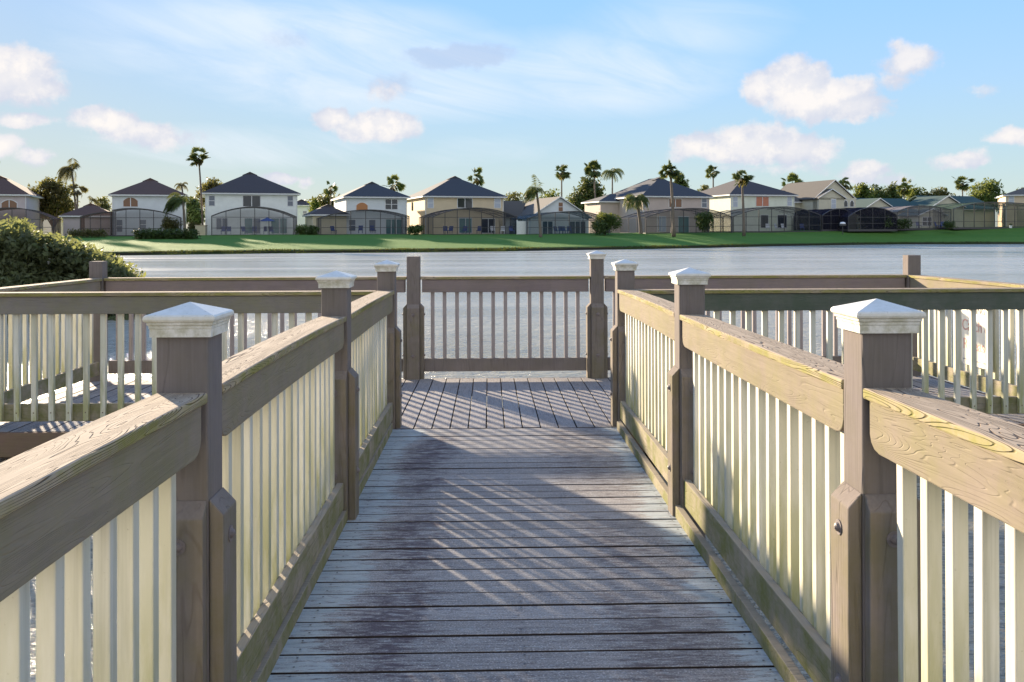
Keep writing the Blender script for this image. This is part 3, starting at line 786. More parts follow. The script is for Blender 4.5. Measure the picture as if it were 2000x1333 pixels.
# white bird in the bush
bp = at(101, 507, DB - 1.35)
e = empty('white_bird', bp); tag(e, 'small white bird with grey wings sitting on the face of the large bush', 'bird')
mbb = bpy.data.materials.new('x'); bpy.data.materials.remove(mbb)
MW = plain('white feathers', (.78,.78,.80), .7, .05); MG = plain('grey feathers', (.20,.22,.24), .7, .1); MO = plain('beak horn', (.55,.42,.15), .5)
def ell(mb, c, r, rot=0, seg=10, rings=7):
    n0 = len(mb.v)
    for i in range(rings + 1):
        ph = math.pi * i / rings
        for j in range(seg):
            th = 2 * math.pi * j / seg; x, y, z = r[0] * math.sin(ph) * math.cos(th), r[1] * math.sin(ph) * math.sin(th), r[2] * math.cos(ph)
            mb.v.append((c[0] + x * math.cos(rot) + z * math.sin(rot), c[1] + y, c[2] - x * math.sin(rot) + z * math.cos(rot)))
    for i in range(rings):
        for j in range(seg): mb.f.append((n0 + i*seg + j, n0 + i*seg + (j+1) % seg, n0 + (i+1)*seg + (j+1) % seg, n0 + (i+1)*seg + j)); mb.a.append(0.0)
    return mb
mb = MB().tube([(-.075,-.0,-.11), (-.05,-.02,-.06), (-.02,-.03,.0), (.0,-.03,.045), (.03,-.03,.055), (.05,-.03,.045)], [.012, .035, .048, .040, .030, .012], 10)
mb.build('body', MW, e, smooth=True)
ell(MB(), (.055, -.03, .02), (.032, .026, .028)).build('head', MW, e, smooth=True)
ell(MB(), (-.015, .012, -.01), (.022, .02, .085), .45).build('wing', MG, e, smooth=True)
MB().tube([(.08, -.035, .015), (.115, -.04, .0)], [.008, .002], 6).build('beak', MO, e)

# ------------------------------------------------------------------ houses
def wallm(name, col): return plain(name, col, .85, .06, 1.2, bump=.15)
def roofm(name, col):
    m, t, b = new_mat(name); co = objco(t); z = t.sep(co)[2]
    n = t.noise(co, 14, 4, .7); br = t.m('PINGPONG', t.m('MULTIPLY', z, 8), .5)
    c = t.mix(t.mp(n, .35, .65), tuple(x * .75 for x in col), tuple(x * 1.25 for x in col))
    c = t.mix(t.mp(br, 0, .08, .35, 0), c, tuple(x * .4 for x in col))
    t.l.new(c, b.inputs['Base Color']); b.inputs['Roughness'].default_value = .9; return m
WM = {'white': wallm('white stucco', (.80,.82,.76)), 'mauve': wallm('pale mauve stucco', (.55,.48,.47)), 'cream': wallm('cream stucco', (.68,.60,.42)), 'tan': wallm('tan stucco', (.66,.54,.36)),
      'olive': wallm('beige stucco', (.60,.56,.42)), 'taupe': wallm('taupe stucco', (.56,.46,.40)), 'grey': wallm('pale grey stucco', (.68,.71,.70)), 'peach': wallm('peach stucco', (.68,.54,.38)),
      'sage': wallm('pale green stucco', (.74,.76,.62))}
RM = {'brown': roofm('brown shingles', (.085,.052,.042)), 'dark': roofm('charcoal shingles', (.048,.042,.045)), 'slate': roofm('blue grey shingles', (.038,.044,.055)), 'greyr': roofm('weathered grey shingles', (.085,.078,.068)), 'teal': roofm('green shingles', (.022,.060,.056))}
TRIM = plain('white trim paint', (.70,.70,.68), .5)
def glassm(name, col, rough=.08):
    m, t, b = new_mat(name); b.inputs['Base Color'].default_value = (*col, 1); b.inputs['Roughness'].default_value = rough
    b.inputs['Specular IOR Level'].default_value = .6; return m
GL = {'dark': glassm('dark window glass', (.03,.035,.045)), 'amber': glassm('window with orange blinds', (.42,.16,.04), .2), 'brownish': glassm('brown tinted window', (.20,.09,.04), .2),
      'blind': glassm('window with pale blind', (.42,.46,.52), .25), 'teal': glassm('teal door glass', (.10,.20,.20)), 'red': glassm('window with painted orange reflection', (.50,.17,.09), .3), 'grey': glassm('grey window glass', (.13,.15,.19))}  # red entry: an orange reflection painted into the pane colour
ROT = R(17)
class House:
    def __init__(s, name, label, px0, px1, D, base_py, eave_py, rot=ROT, cat='house', group='houses across the lake'):
        s.D = D; s.rot = rot; s.p0 = at(px0, base_py, D); s.d = Vector((math.cos(rot), math.sin(rot), 0)); s.nv = Vector((-math.sin(rot), math.cos(rot), 0))
        s.e = empty(name, s.p0, (0, 0, rot)); tag(s.e, label, cat, group)
        s.W = s.loc(px1, base_py)[0]; s.H = s.loc((px0 + px1) / 2, eave_py)[1]
    def loc(s, px, py, off=0):
        """photo point on the plane of the front wall (moved `off` in y) -> local x, z"""
        r = ray(px, py); o = Vector((0, 0, HCAM)); q = s.p0 + s.nv * off
        k = (q - o).dot(s.nv) / r.dot(s.nv); p = o + r * k - s.p0
        return p.dot(s.d), p.z
    def walls(s, mat, Dp, H=None, x0=0, x1=None, y0=0, name='wall'):
        H = H or s.H; s.Dp = Dp
        MB().box(x0, s.W if x1 is None else x1, y0, y0 + Dp, -1.5, H).build(name, WM[mat], s.e)
    def downspouts(s):
        MB().box(.06, .15, -.06, -.003, -.3, s.H - .17).build('downspout', TRIM, s.e); MB().box(s.W - .15, s.W - .06, -.06, -.003, -.3, s.H - .17).build('downspout', TRIM, s.e)
    def hip(s, mat, apex_py, ov=.45, x0=0, x1=None, y0=0, Dp=None, H=None, apex_px=None):
        x1 = s.W if x1 is None else x1; Dp = Dp or s.Dp; H = H or s.H
        a, b, c, d = x0 - ov, x1 + ov, y0 - ov, y0 + Dp + ov
        hw = min((b - a), (d - c)) / 2
        px = apex_px or 1000
        # the ridge stands hw behind the eave: take its height there
        rz = s.loc_at(apex_px, apex_py, hw)
        zt = max(.25, .12)
        z0 = H + .02; z1 = rz
        if (b - a) <= (d - c): r0 = ((a + b) / 2, c + hw, z1); r1 = ((a + b) / 2, d - hw, z1)
        else: r0 = (a + hw, (c + d) / 2, z1); r1 = (b - hw, (c + d) / 2, z1)
        E = [(a, c, z0), (b, c, z0), (b, d, z0), (a, d, z0)]
        if (b - a) <= (d - c): fs = [(0, 1, 4), (1, 2, 5, 4), (2, 3, 5), (3, 0, 4, 5)]
        else: fs = [(0, 1, 5, 4), (1, 2, 5), (2, 3, 4, 5), (3, 0, 4)]
        if x0 == 0 and y0 == 0: s.downspouts()
        ro = MB().add(E + [r0, r1], fs + [(3, 2, 1, 0)]).build('roof', RM[mat], s.e)
        MB().box(a + .03, b - .03, c + .03, d - .03, H - .17, H + .015).build('eave_trim', TRIM, ro)
        if (b - a) <= (d - c): MB().prism([(r0[0] - 1.0, z1 - .36), (r0[0] + 1.0, z1 - .36), (r0[0], z1 + .10)], 'y', r0[1] - .45, r0[1] + .8).build('ridge_vent', RM[mat], ro)
        return ro
    def loc_at(s, px, py, off):
        return s.loc(px, py, off)[1]
    def gable(s, mat, wall, x0, x1, z0, apex, y0, y1, ov=.35, name='roof', thick=.14):
        """gable facing the front; ridge along local y"""
        xa = (x0 + x1) / 2; sl_ = (apex - z0) / (xa - x0)
        def P(off, t):
            return [(x0 - ov, z0 - sl_ * ov + t), (xa, apex + t), (x1 + ov, z0 - sl_ * ov + t)]
        mb = MB(); top = P(0, thick); bot = P(0, .01)
        mb.prism([bot[0], bot[1], bot[2], top[2], top[1], top[0]], 'y', y0 - ov + .06, y1 + ov)
        ro = mb.build(name, RM[mat], s.e)
        MB().prism([bot[0], bot[1], bot[2], (top[2][0], top[2][1] + .01), (top[1][0], top[1][1] + .01), (top[0][0], top[0][1] + .01)], 'y', y0 - ov, y0 - ov + .055).build('barge_board', TRIM, ro)
        MB().prism([(x0, z0 - .3), (x1, z0 - .3), (x1, z0), (xa, apex - .005), (x0, z0)], 'y', y0, y1).build('gable_wall', WM[wall], s.e)
        return ro
    def window(s, px0, py0, px1, py1, gl='dark', n=1, mid=True, off=0, arch=False, tr=True, name='window'):
        x0, z1 = s.loc(px0, py0, off); x1, z0 = s.loc(px1, py1, off)
        y = off - .03
        def shape(a, b, c, d, rise):
            if not arch: return [(a, c), (b, c), (b, d), (a, d)]
            k = 8; return [(a, c), (b, c)] + [(b - (b - a) * i / k, d - rise + rise * math.sin(math.pi * i / k) ** .8) for i in range(k + 1)]
        f = .09; rise = (z1 - z0) * .38
        fo = MB().prism(shape(x0 - f, x1 + f, z0 - f, z1 + f, rise), 'y', y, off + .01).build(name, TRIM, s.e)
        MB().prism(shape(x0, x1, z0, z1, rise), 'y', y - .012, y - .002).build('pane', GL[gl], fo)
        mb = MB()
        for i in range(1, n): xx = x0 + (x1 - x0) * i / n; mb.box(xx - .05, xx + .05, y - .03, y - .013, z0, z1 - (rise * .1 if arch else 0))
        if mid: zz = (z0 + z1) / 2; mb.box(x0, x1, y - .028, y - .014, zz - .035, zz + .035)
        if mb.v: mb.build('glazing_bar', TRIM, fo)
        return fo
def screen_mat(name, col, op):
    m, t, b = new_mat(name)
    tr = t.n.new('ShaderNodeBsdfTransparent'); df = t.n.new('ShaderNodeBsdfDiffuse'); df.inputs[0].default_value = (*col, 1)
    mx = t.n.new('ShaderNodeMixShader'); lw = t.n.new('ShaderNodeLayerWeight'); lw.inputs[0].default_value = .5
    t.put(mx.inputs[0], t.mp(lw.outputs['Facing'], .2, 1.0, op, min(1, op + .30)))
    t.l.new(tr.outputs[0], mx.inputs[1]); t.l.new(df.outputs[0], mx.inputs[2]); t.l.new(mx.outputs[0], t.n['Material Output'].inputs[0]); return m
SM = {'grey': screen_mat('grey insect screen', (.30,.27,.27), .30), 'brown': screen_mat('brown insect screen', (.17,.11,.09), .55), 'dark': screen_mat('dark insect screen', (.04,.045,.06), .30),
      'black': screen_mat('black insect screen', (.018,.018,.03), .66), 'blue': screen_mat('blue tinted insect screen', (.06,.10,.13), .40), 'green': screen_mat('green tinted screen', (.07,.11,.08), .32)}
FM = {'dark': plain('bronze aluminium frame', (.045,.042,.045), .4), 'white': plain('white aluminium frame', (.6,.6,.6), .4), 'grey': plain('grey aluminium frame', (.20,.19,.19), .4)}
def cage(label, px0, px1, D, base_py, pL, apex_px, apex_py, pR, depth=7, mat='grey', fmat='dark', rot=ROT, bays=6, kick=True, roofm_=None):
    """arched pool screen enclosure; pL / pR: height (photo y) of the arch at its two ends"""
    h = House('pool_enclosure', label, px0, px1, D, base_py, pL, rot, 'screen enclosure', 'screened pool enclosures behind the houses')
    e = h.e; Wd = h.W; zl = h.loc(px0, pL)[1]; zr = h.loc(px1, pR)[1]; xa, za = h.loc(apex_px, apex_py)
    N = 18
    def top(x):
        if x <= xa: f = (xa - x) / max(xa, .01); return za - (za - zl) * f ** 2
        f = (x - xa) / max(Wd - xa, .01); return za - (za - zr) * f ** 2
    xs = [Wd * i / N for i in range(N + 1)]
    mb = MB()
    mb.add([(x, 0, 0) for x in xs] + [(x, 0, top(x)) for x in xs], [(i, i + 1, N + 2 + i, N + 1 + i) for i in range(N)]); mb.build('screen_panel', SM[mat], e, fix=False)
    mb = MB(); mb.add([(x, 0, top(x)) for x in xs] + [(x, depth, top(x)) for x in xs], [(i, i + 1, N + 2 + i, N + 1 + i) for i in range(N)]); mb.build('screen_panel', SM[roofm_ or mat], e, fix=False)
    for x, z in ((0, zl), (Wd, zr)): MB().quad((x, 0, 0), (x, depth, 0), (x, depth, z), (x, 0, z)).build('screen_panel', SM[mat], e, fix=False)
    mb = MB(); w = .05
    for y in [0, depth * .33, depth * .66, depth]:
        for i in range(N):
            a, b_ = (xs[i], y, top(xs[i])), (xs[i + 1], y, top(xs[i + 1]))
            r_ = .075 if y == 0 else .05
            mb.add([(a[0], y - r_ * .5, a[2] - r_), (b_[0], y - r_ * .5, b_[2] - r_), (b_[0], y - r_ * .5, b_[2] + .03), (a[0], y - r_ * .5, a[2] + .03),
                    (a[0], y + r_ * .5, a[2] - r_), (b_[0], y + r_ * .5, b_[2] - r_), (b_[0], y + r_ * .5, b_[2] + .03), (a[0], y + r_ * .5, a[2] + .03)],
                   [(0,1,2,3),(7,6,5,4),(3,2,6,7),(0,4,5,1)])
    for i in range(bays + 1):
        x = Wd * i / bays; x = min(max(x, w), Wd - w); mb.box(x - .04, x + .04, -.04, .04, 0, top(x) - .02)
        mb.box(x - .03, x + .03, .06, depth - .05, top(x) - .06, top(x) - .02)
    for x in (.05, Wd - .05):
        for y in (depth * .33, depth * .66): mb.box(x - .04, x + .04, y - .04, y + .04, 0, top(x) - .05)
    zz = min(zl, zr) - .06
    for z in ([.9] if kick else []) + [zz]: mb.box(.1, Wd - .1, -.03, .03, z - .03, z + .03)
    mb.box(-.03, Wd + .03, -.055, depth, -.25, .06)
    mb.build('frame', FM[fmat], e)
    return h

# H1, at the left edge of the picture
h = House('lake_house', 'pale mauve house cut by the left edge of the picture, arched window', -75, 52, 118, 459, 380)
h.walls('mauve', 13); h.hip('brown', 345, apex_px=-12); h.window(3, 391, 33, 408, 'brownish', 2, False, arch=True)
cage('brown screened pool enclosure behind the large bush, white gutter on its slope', -60, 105, 112, 459, 420, 20, 406, 428, 6, 'brown', bays=6)
# H2
h = House('lake_house', 'white house with brown hip roof behind the wind blown palm and long hedge', 219, 360, 119, 460, 381)
h.walls('grey', 13); h.hip('brown', 350, apex_px=290); h.window(241, 386, 269, 404, 'brownish', 2, False, arch=True)
h.window(228, 430, 239, 453, 'grey'); h.window(273, 430, 285, 448, 'grey')
MB().box(-6.0, -.02, 2, 10, -1, 2.55).build('garage_wall', WM['mauve'], h.e); h.hip('brown', 398, x0=-6.0, x1=0, y0=2, Dp=8, H=2.55, apex_px=200)
cage('grey screened enclosure behind the long hedge, in front of the brown roofed house', 219, 353, 113, 461, 411, 255, 407, 425, 6, 'grey', bays=5)
cage('small brown screened enclosure left of the brown roofed house', 156, 217, 113.5, 461, 424, 217, 414, 414, 5, 'brown', bays=3)
# H3
h = House('lake_house', 'large white two storey house with charcoal hip roof and double window in the middle', 401, 581, 121, 459, 378)
h.walls('white', 13); h.hip('dark', 338, apex_px=487)
h.window(408.5, 383, 419, 402, 'grey'); h.window(475, 383, 508, 403.5, 'dark', 2, False); h.window(562, 383.5, 572, 402.5, 'grey')
h.window(423, 427, 444, 448, 'grey', 2, False); h.window(478, 427, 493, 456, 'teal', 1, False); h.window(495, 427, 508, 456, 'grey', 1, False)
h.window(530, 427, 545, 456, 'teal', 1, False); h.window(547, 427, 560, 456, 'teal', 1, False)
cage('wide arched grey screen enclosure with blue umbrella, behind the white house', 413, 580, 115, 460, 422, 497, 404, 424, 6, 'grey', bays=6)
h = House('lake_house', 'small part of a white house showing between the white house and the green trees', 575, 605, 165, 455, 401); h.walls('white', 8); h.hip('dark', 391, apex_px=590); h.window(592, 413, 599, 421, 'grey')
# H4
h = House('lake_house', 'pale blue white house with amber arched window and slate hip roof', 676, 795, 122, 458, 385)
h.walls('grey', 12); h.hip('slate', 357, apex_px=723); h.window(696, 396, 718, 412, 'amber', 1, False, arch=True); h.window(753, 390, 776, 409, 'dark', 2)
h.window(682, 430, 694, 451, 'grey'); h.window(721, 430, 733, 452, 'grey', 1, False); h.window(754, 429, 784, 457, 'teal', 3, False)
MB().box(-4.4, -.02, -.5, 9, -1, 2.6).build('garage_wall', WM['cream'], h.e); h.hip('dark', 401, x0=-4.4, x1=0, y0=-.5, Dp=9, H=2.6, apex_px=650)
cage('screen enclosure in front of the amber windowed house, white gutter at its left', 626, 800, 116, 459, 426, 722, 410, 423, 7, 'dark', bays=6)
# H5
h = House('lake_house', 'tan two storey house with dark slate hip roof and dark double window', 830, 984, 125, 458, 384)
h.walls('tan', 13); h.hip('slate', 346, apex_px=886); h.window(836, 388, 846, 406, 'blind'); h.window(894, 388, 922, 406, 'dark', 2, False); h.window(966, 388, 977, 406, 'blind', 1)
h.window(897, 427, 921, 455, 'teal', 2, False); h.window(941, 428, 966, 455, 'dark', 2, False)
mb = MB(); mb.box(-.06, -.01, 7.5, 8.3, 3.4, 4.6); mb.build('window', GL['dark'], h.e)
cage('tall arched screen enclosure with chairs, behind the tan house', 845, 1010, 117, 459, 424, 928, 406, 424, 8, 'dark', bays=7)
# fence between
e = empty('white_fence', at(1010, 458, 119), (0, 0, ROT)); tag(e, 'white panel fence between the tan house and the gabled house', 'fence')
mb = MB()
for i in range(10): mb.box(.0 + i * .15, .14 + i * .15, -.02, .02, 0, 1.7)
mb.build('panel', TRIM, e); mb = MB(); mb.box(-.06, .06, -.06, .06, -.3, 1.85); mb.box(1.45, 1.57, -.06, .06, -.3, 1.85); mb.build('fence_post', TRIM, e)
# H6: single storey gable
h = House('lake_house', 'low pale grey gabled house with narrow brown attic window', 1036, 1150, 127, 458, 430)
z0 = h.loc(1024, 424)[1]; za = h.loc(1096, 386)[1]
h.walls('grey', 12, z0 - .05, 0, h.W); h.gable('greyr', 'grey', 0, h.W, z0, za, 0, 14); h.window(1091, 396, 1099, 413, 'brownish')
h.window(1060, 433, 1079, 457, 'dark', 2, False); h.window(1113, 433, 1143, 456, 'dark', 3, False)
MB().box(-9, .3, 6, 12, -1, 2.5).build('wing_wall', WM['grey'], h.e)
MB().add([(-9.5, 5.5, 2.4), (.5, 5.5, 2.4), (2.6, 9, 4.9), (-9.5, 9, 4.9), (-9.5, 12.5, 2.4), (2, 12.5, 2.4)], [(0, 1, 2, 3), (3, 2, 5, 4)]).build('roof', RM['greyr'], h.e)
mb = MB()
for i in range(3): mb.box(-6.0 + i * 1.5, -5.8 + i * 1.5, 6.5, 6.7, 3.0, 3.45)
mb.build('roof_vent', TRIM, h.e)
cage('blue tinted screen enclosure with two sliding doors, under the gabled house', 1029, 1192, 119, 458.5, 427, 1125, 413, 430, 7, 'blue', bays=6)
# H7
h = House('lake_house', 'taupe two storey house with blue grey roof behind the tall palm', 1256, 1386, 130, 456, 384)
h.walls('taupe', 14); h.hip('slate', 348, apex_px=1290); h.window(1257.5, 388, 1266, 406, 'grey'); h.window(1307, 389, 1331, 405, 'brownish', 2, False); h.window(1371, 388, 1380, 405, 'grey')
h.window(1284, 424, 1300, 452, 'blind', 2, False); h.window(1325, 424, 1345, 454, 'teal', 2, False)
MB().box(-3.0, -.02, 8, 14, -1, h.H - .5).build('wing_wall', WM['taupe'], h.e); h.hip('slate', 375, x0=-3.0, x1=4, y0=8, Dp=6, H=h.H - .5, apex_px=1225)
cage('dark screen enclosure with a tree inside, behind the taupe house', 1261, 1431, 122, 456, 425, 1356, 407, 424, 8, 'dark', bays=7)
# H8
h = House('lake_house', 'cream two storey house with orange reflection painted in a window behind a palm', 1427, 1552, 135, 454, 381)
h.walls('sage', 13); h.hip('dark', 351, apex_px=1468); h.window(1432, 385, 1440, 404, 'blind'); h.window(1477, 385, 1501, 403, 'red', 2, False); h.window(1538, 385, 1546, 402, 'blind')
h.window(1486, 421, 1500, 445, 'dark', 1, False); h.window(1519, 421, 1536, 446, 'dark', 1, False)
cage('open looking screen enclosure with white loungers, behind the cream house', 1432, 1604, 127, 453, 423, 1530, 404, 421, 8, 'dark', bays=7)
# H9
h = House('lake_house', 'beige house with two gables and a pair of small arched windows', 1596, 1672, 139, 450, 387)
zb = h.loc(1634, 387)[1]; zA = h.loc(1630, 355, 3)[1]; zB = h.loc(1622, 371)[1]
h.walls('olive', 12, zb); h.gable('greyr', 'olive', 0, h.loc(1672, 387)[0], zb, zA, .6, 12.2)
h.gable('greyr', 'olive', 0, h.loc(1645, 386)[0], zb - .02, zB, -.4, 4, .3); MB().box(0, h.loc(1645, 386)[0], -.4, 1, -1, zb).build('bay_wall', WM['olive'], h.e)
h.window(1624, 390, 1632, 407, 'blind', 1, True, -.4); h.window(1648.5, 392, 1655, 404, 'dark', 1, False, arch=True); h.window(1660.5, 392, 1667, 404, 'dark', 1, False, arch=True)
MB().box(-4.0, -.02, 4, 12, -1, zb - .5).build('wing_wall', WM['olive'], h.e); h.hip('greyr', 372, x0=-4.0, x1=.5, y0=4, Dp=9, H=zb - .5, apex_px=1570)
cage('black screen enclosure left of the barbecue grill', 1606, 1656, 132, 449.5, 421, 1640, 408, 412, 8, 'black', bays=3)
cage('black arched screen enclosure with a dark hedge inside, right of the barbecue grill', 1656, 1752, 131, 449, 424, 1705, 405, 420, 8, 'black', bays=4)
# H10, H11 low houses with green roofs
def low_house(label, pxL, pxR, apx, apy, ey, base, D, pxRR, wall='olive', roof='teal', rz=0):
    h = House('lake_house', label, pxL, pxR, D, base, ey)
    z0 = h.loc(apx, ey)[1]; za = h.loc(apx, apy)[1]; xr = h.loc(pxRR, ey)[0]
    h.walls(wall, 10, z0 - .05, .3, h.W - .3); h.gable(roof, wall, .3, h.W - .3, z0, za, 0, 6)
    MB().box(.3, xr, 2, 12, -1, z0 - .4).build('main_wall', WM[wall], h.e)
    zr = za + .25
    MB().prism([(1.4, z0 - .4), (7, zr), (12.6, z0 - .4), (12.6, z0 - .25), (7, zr + .15), (1.4, z0 - .25)], 'x', h.W * .5, xr + .4).build('roof', RM[roof], h.e)
    return h
h = low_house('low house with green roof and small pale gable, right of the black enclosures', 1687, 1747, 1715, 389, 407, 447, 142, 1822)
h = low_house('low house with green roof whose gable stands beside the peach house', 1817, 1884, 1848, 384, 404, 446, 144, 1962)
h.window(1826, 425, 1836, 438, 'dark', 1)
cage('wide grey screen enclosure between the two green roofed houses', 1752, 1858, 135, 447, 414, 1798, 402, 410, 7, 'grey', bays=5)
h = House('pool_house', 'small gabled garden room with two windows inside the grey enclosure', 1794, 1846, 139, 446, 421, cat='garden room', group=None)
h.walls('olive', 4, h.H); h.gable('teal', 'olive', 0, h.W, h.H, h.loc(1820, 409)[1], 0, 4); h.window(1802, 425, 1819, 441, 'dark', 2)
cage('tall green tinted screen enclosure beside the right edge of the picture', 1862, 2040, 136, 445, 408, 1940, 395, 402, 9, 'green', bays=9)
h = House('lake_house', 'peach two storey house cut by the right edge of the picture', 1964, 2130, 147, 444, 380, rot=R(-24))
h.walls('peach', 12); h.hip('greyr', 355, apex_px=2040); h.window(1971, 383, 1980, 398, 'blind')
# a few more roofs to the left, far
h = House('lake_house', 'low house with grey roof far behind the left palms', 100, 150, 150, 458, 426); h.walls('cream', 8); h.hip('greyr', 405, apex_px=125)

# ------------------------------------------------------------------ small things by the houses
GC = plain('blue patio furniture', (.03,.05,.16), .5); GWH = plain('white patio furniture', (.62,.62,.62), .5)
def chair_proto(mat):
    e = empty('patio_chair', (0, 0, 0)); 
    MB().box(-.28, .28, -.28, .28, .36, .44).build('seat', mat, e)
    MB().add([(-.28,.24,.44),(.28,.24,.44),(.28,.42,1.0),(-.28,.42,1.0),(-.28,.30,.44),(.28,.30,.44),(.28,.48,1.0),(-.28,.48,1.0)], [(0,1,2,3),(7,6,5,4),(0,4,5,1),(1,5,6,2),(2,6,7,3),(3,7,4,0)]).build('backrest', mat, e)
    mb = MB()
    for x in (-.25, .22):
        for y in (-.25, .24): mb.box(x, x + .04, y, y + .04, 0, .36)
    mb.build('legs', mat, e); return e
e0 = chair_proto(GC); e1 = chair_proto(GWH); used = set()
chairs = [(436,458,118,0,'white house with the blue umbrella'),(447,458,118,0,''),(478,458,118,0,''),(497,458,118,0,''),(519,458,117.5,0,''),(530,458,117.5,0,''),(652,457,119,0,'amber'),(704,456,119,0,'amber'),(729,456,119,0,'amber'),
          (870,457,120,0,'tan'),(879,457,120,0,'tan'),(907,457,120,0,'tan'),(935,457,120,0,'tan'),(963,457,120,1,'tan'),(982,457,120,1,'tan'),(1000,457,120,0,'tan'),
          (1088,457,123,0,'gable'),(1096,457,123,0,'gable'),(1104,457,123,0,'gable'),(1112,457,123,0,'gable'),(1500,451,131,1,'cream'),(1519,451,131,1,'cream'),(1532,451,131,1,'cream'),(1567,451,131,0,'cream'),
          (1795,446.5,137,0,'grey'),(1832,446.5,137,0,'grey'),(1842,446.5,137,0,'grey')]
where = {'': 'in the enclosure with the umbrella', 'white house with the blue umbrella': 'in the enclosure with the umbrella', 'amber': 'in the enclosure below the amber arched window', 'tan': 'in the enclosure behind the tan house',
         'gable': 'in the blue enclosure', 'cream': 'in the enclosure behind the cream house', 'grey': 'in the grey enclosure by the garden room'}
cnt = {}
ordn = ['first', 'second', 'third', 'fourth', 'fifth', 'sixth', 'seventh']
for px, py, D, wh, key in chairs:
    src = e1 if wh else e0; w_ = where[key]; q = cnt.get(w_, 0); cnt[w_] = q + 1
    lb = ('white' if wh else 'dark blue') + ' patio chair, ' + ordn[q] + ' from the left ' + w_
    o = src if src.name not in used else copy_tree(src)
    used.add(src.name); o.location = at(px, py, D); o.rotation_euler = (0, 0, ROT + R(rnd.uniform(-40, 40))); tag(o, lb, 'chair', 'chairs in the pool enclosures')
# umbrella
e = empty('patio_umbrella', at(522, 458, 117)); tag(e, 'open dark blue umbrella in the arched enclosure of the white house', 'umbrella')
mb = MB(); n = 8; zt = 2.15
vs = [(0, 0, zt)] + [(1.05 * math.cos(2*math.pi*i/n), 1.05 * math.sin(2*math.pi*i/n), zt - .48) for i in range(n)] + [(0, 0, zt - .06)]
mb.add(vs, [(0, 1 + i, 1 + (i+1) % n) for i in range(n)] + [(9, 1 + (i+1) % n, 1 + i) for i in range(n)]); mb.build('canopy', GC, e)
MB().tube([(0, 0, 0), (0, 0, zt)], .025, 8).build('pole', TRIM, e)
# barbecue
e = empty('barbecue_grill', at(1646, 452, 126)); tag(e, 'black barbecue on a post with shiny lid standing on the lawn', 'grill')
ell(MB(), (0, 0, 1.05), (.42, .26, .22)).build('lid', plain('shiny grill lid', (.75,.75,.75), .25), e, smooth=True)
MB().box(-.42, .42, -.24, .24, .72, 1.0).build('firebox', FM['dark'], e, .03); MB().tube([(0, 0, -.5), (0, 0, .75)], .05, 8).build('post', FM['dark'], e)
# pump box
e = empty('pump_box', at(393, 459, 118)); tag(e, 'beige pool pump box at the left corner of the white house', 'utility box')
MB().box(-.65, .65, -.4, .4, -.3, 1.15).build('cabinet', WM['cream'], e, .02); MB().box(-.7, .7, -.45, .45, 1.16, 1.24).build('lid', WM['tan'], e)
e = empty('planter', at(1974, 446, 132)); tag(e, 'small white planter on the lawn before the green enclosure', 'planter')
MB().tube([(0,0,0),(0,0,.4)], [.16,.2], 10).build('pot', TRIM, e)
leaves_mesh([(0,0,.5,.2,.2,.15)], 60, .09, 5, ML['hedge'], 'plant', e)

# hedges and bushes
HB = 'hedges and bushes in front of the houses'
bush('long_hedge', 'long low clipped hedge on the lawn under the wind blown palm', 266, 383, 448, 471, 104, 'hedge', 5200, True, HB, depth=1.4, cat='hedge')
bush('clipped_hedge', 'bright green clipped hedge right of the large white house', 581, 600, 440, 459, 117, 'green', 900, True, HB, depth=1.5, cat='hedge')
bush('round_bush', 'dark round bush between the large white house and the garage wing', 598, 624, 439, 460, 116, 'dark', 1200, False, HB)
bush('round_bush', 'leafy green bush inside the grey enclosure behind the long hedge', 310, 356, 422, 452, 112, 'warm', 1500, False, HB)
bush('round_bush', 'dark bush between the amber windowed house and the tan house', 791, 826, 440, 459, 116, 'dark', 1400, False, HB)
bush('round_bush', 'spreading green bush right of the blue tinted enclosure', 1160, 1226, 411, 447, 118, 'green', 3000, False, HB)
bush('round_bush', 'dark shrubs low beside the blue tinted enclosure', 1150, 1204, 428, 459, 117.5, 'dark', 2200, False, HB)
bush('round_bush', 'green tree shaped bush in front of the taupe house enclosure', 1355, 1399, 411, 452, 121, 'dark', 2600, False, HB)
bush('clipped_hedge', 'square hedge at the right end of the black enclosures', 1752, 1776, 427, 447, 134, 'hedge', 900, True, HB, depth=1.5, cat='hedge')
bush('clipped_hedge', 'dark square hedge left of the green tinted enclosure', 1846, 1862, 432, 447, 134, 'dark', 700, True, HB, depth=1.2, cat='hedge')
bush('round_bush', 'dark climbing hedge inside the black arched enclosure', 1668, 1752, 416, 449, 135, 'dark', 3200, False, HB)
bush('round_bush', 'brownish hedge behind the large bush, before the brown enclosure', 135, 205, 449, 463, 108, 'warm', 1400, True, HB, depth=1.3)
bush('round_bush', 'shrubs beside the white house, under the lone fan palm', 362, 402, 432, 459, 121, 'olive', 1500, False, HB)

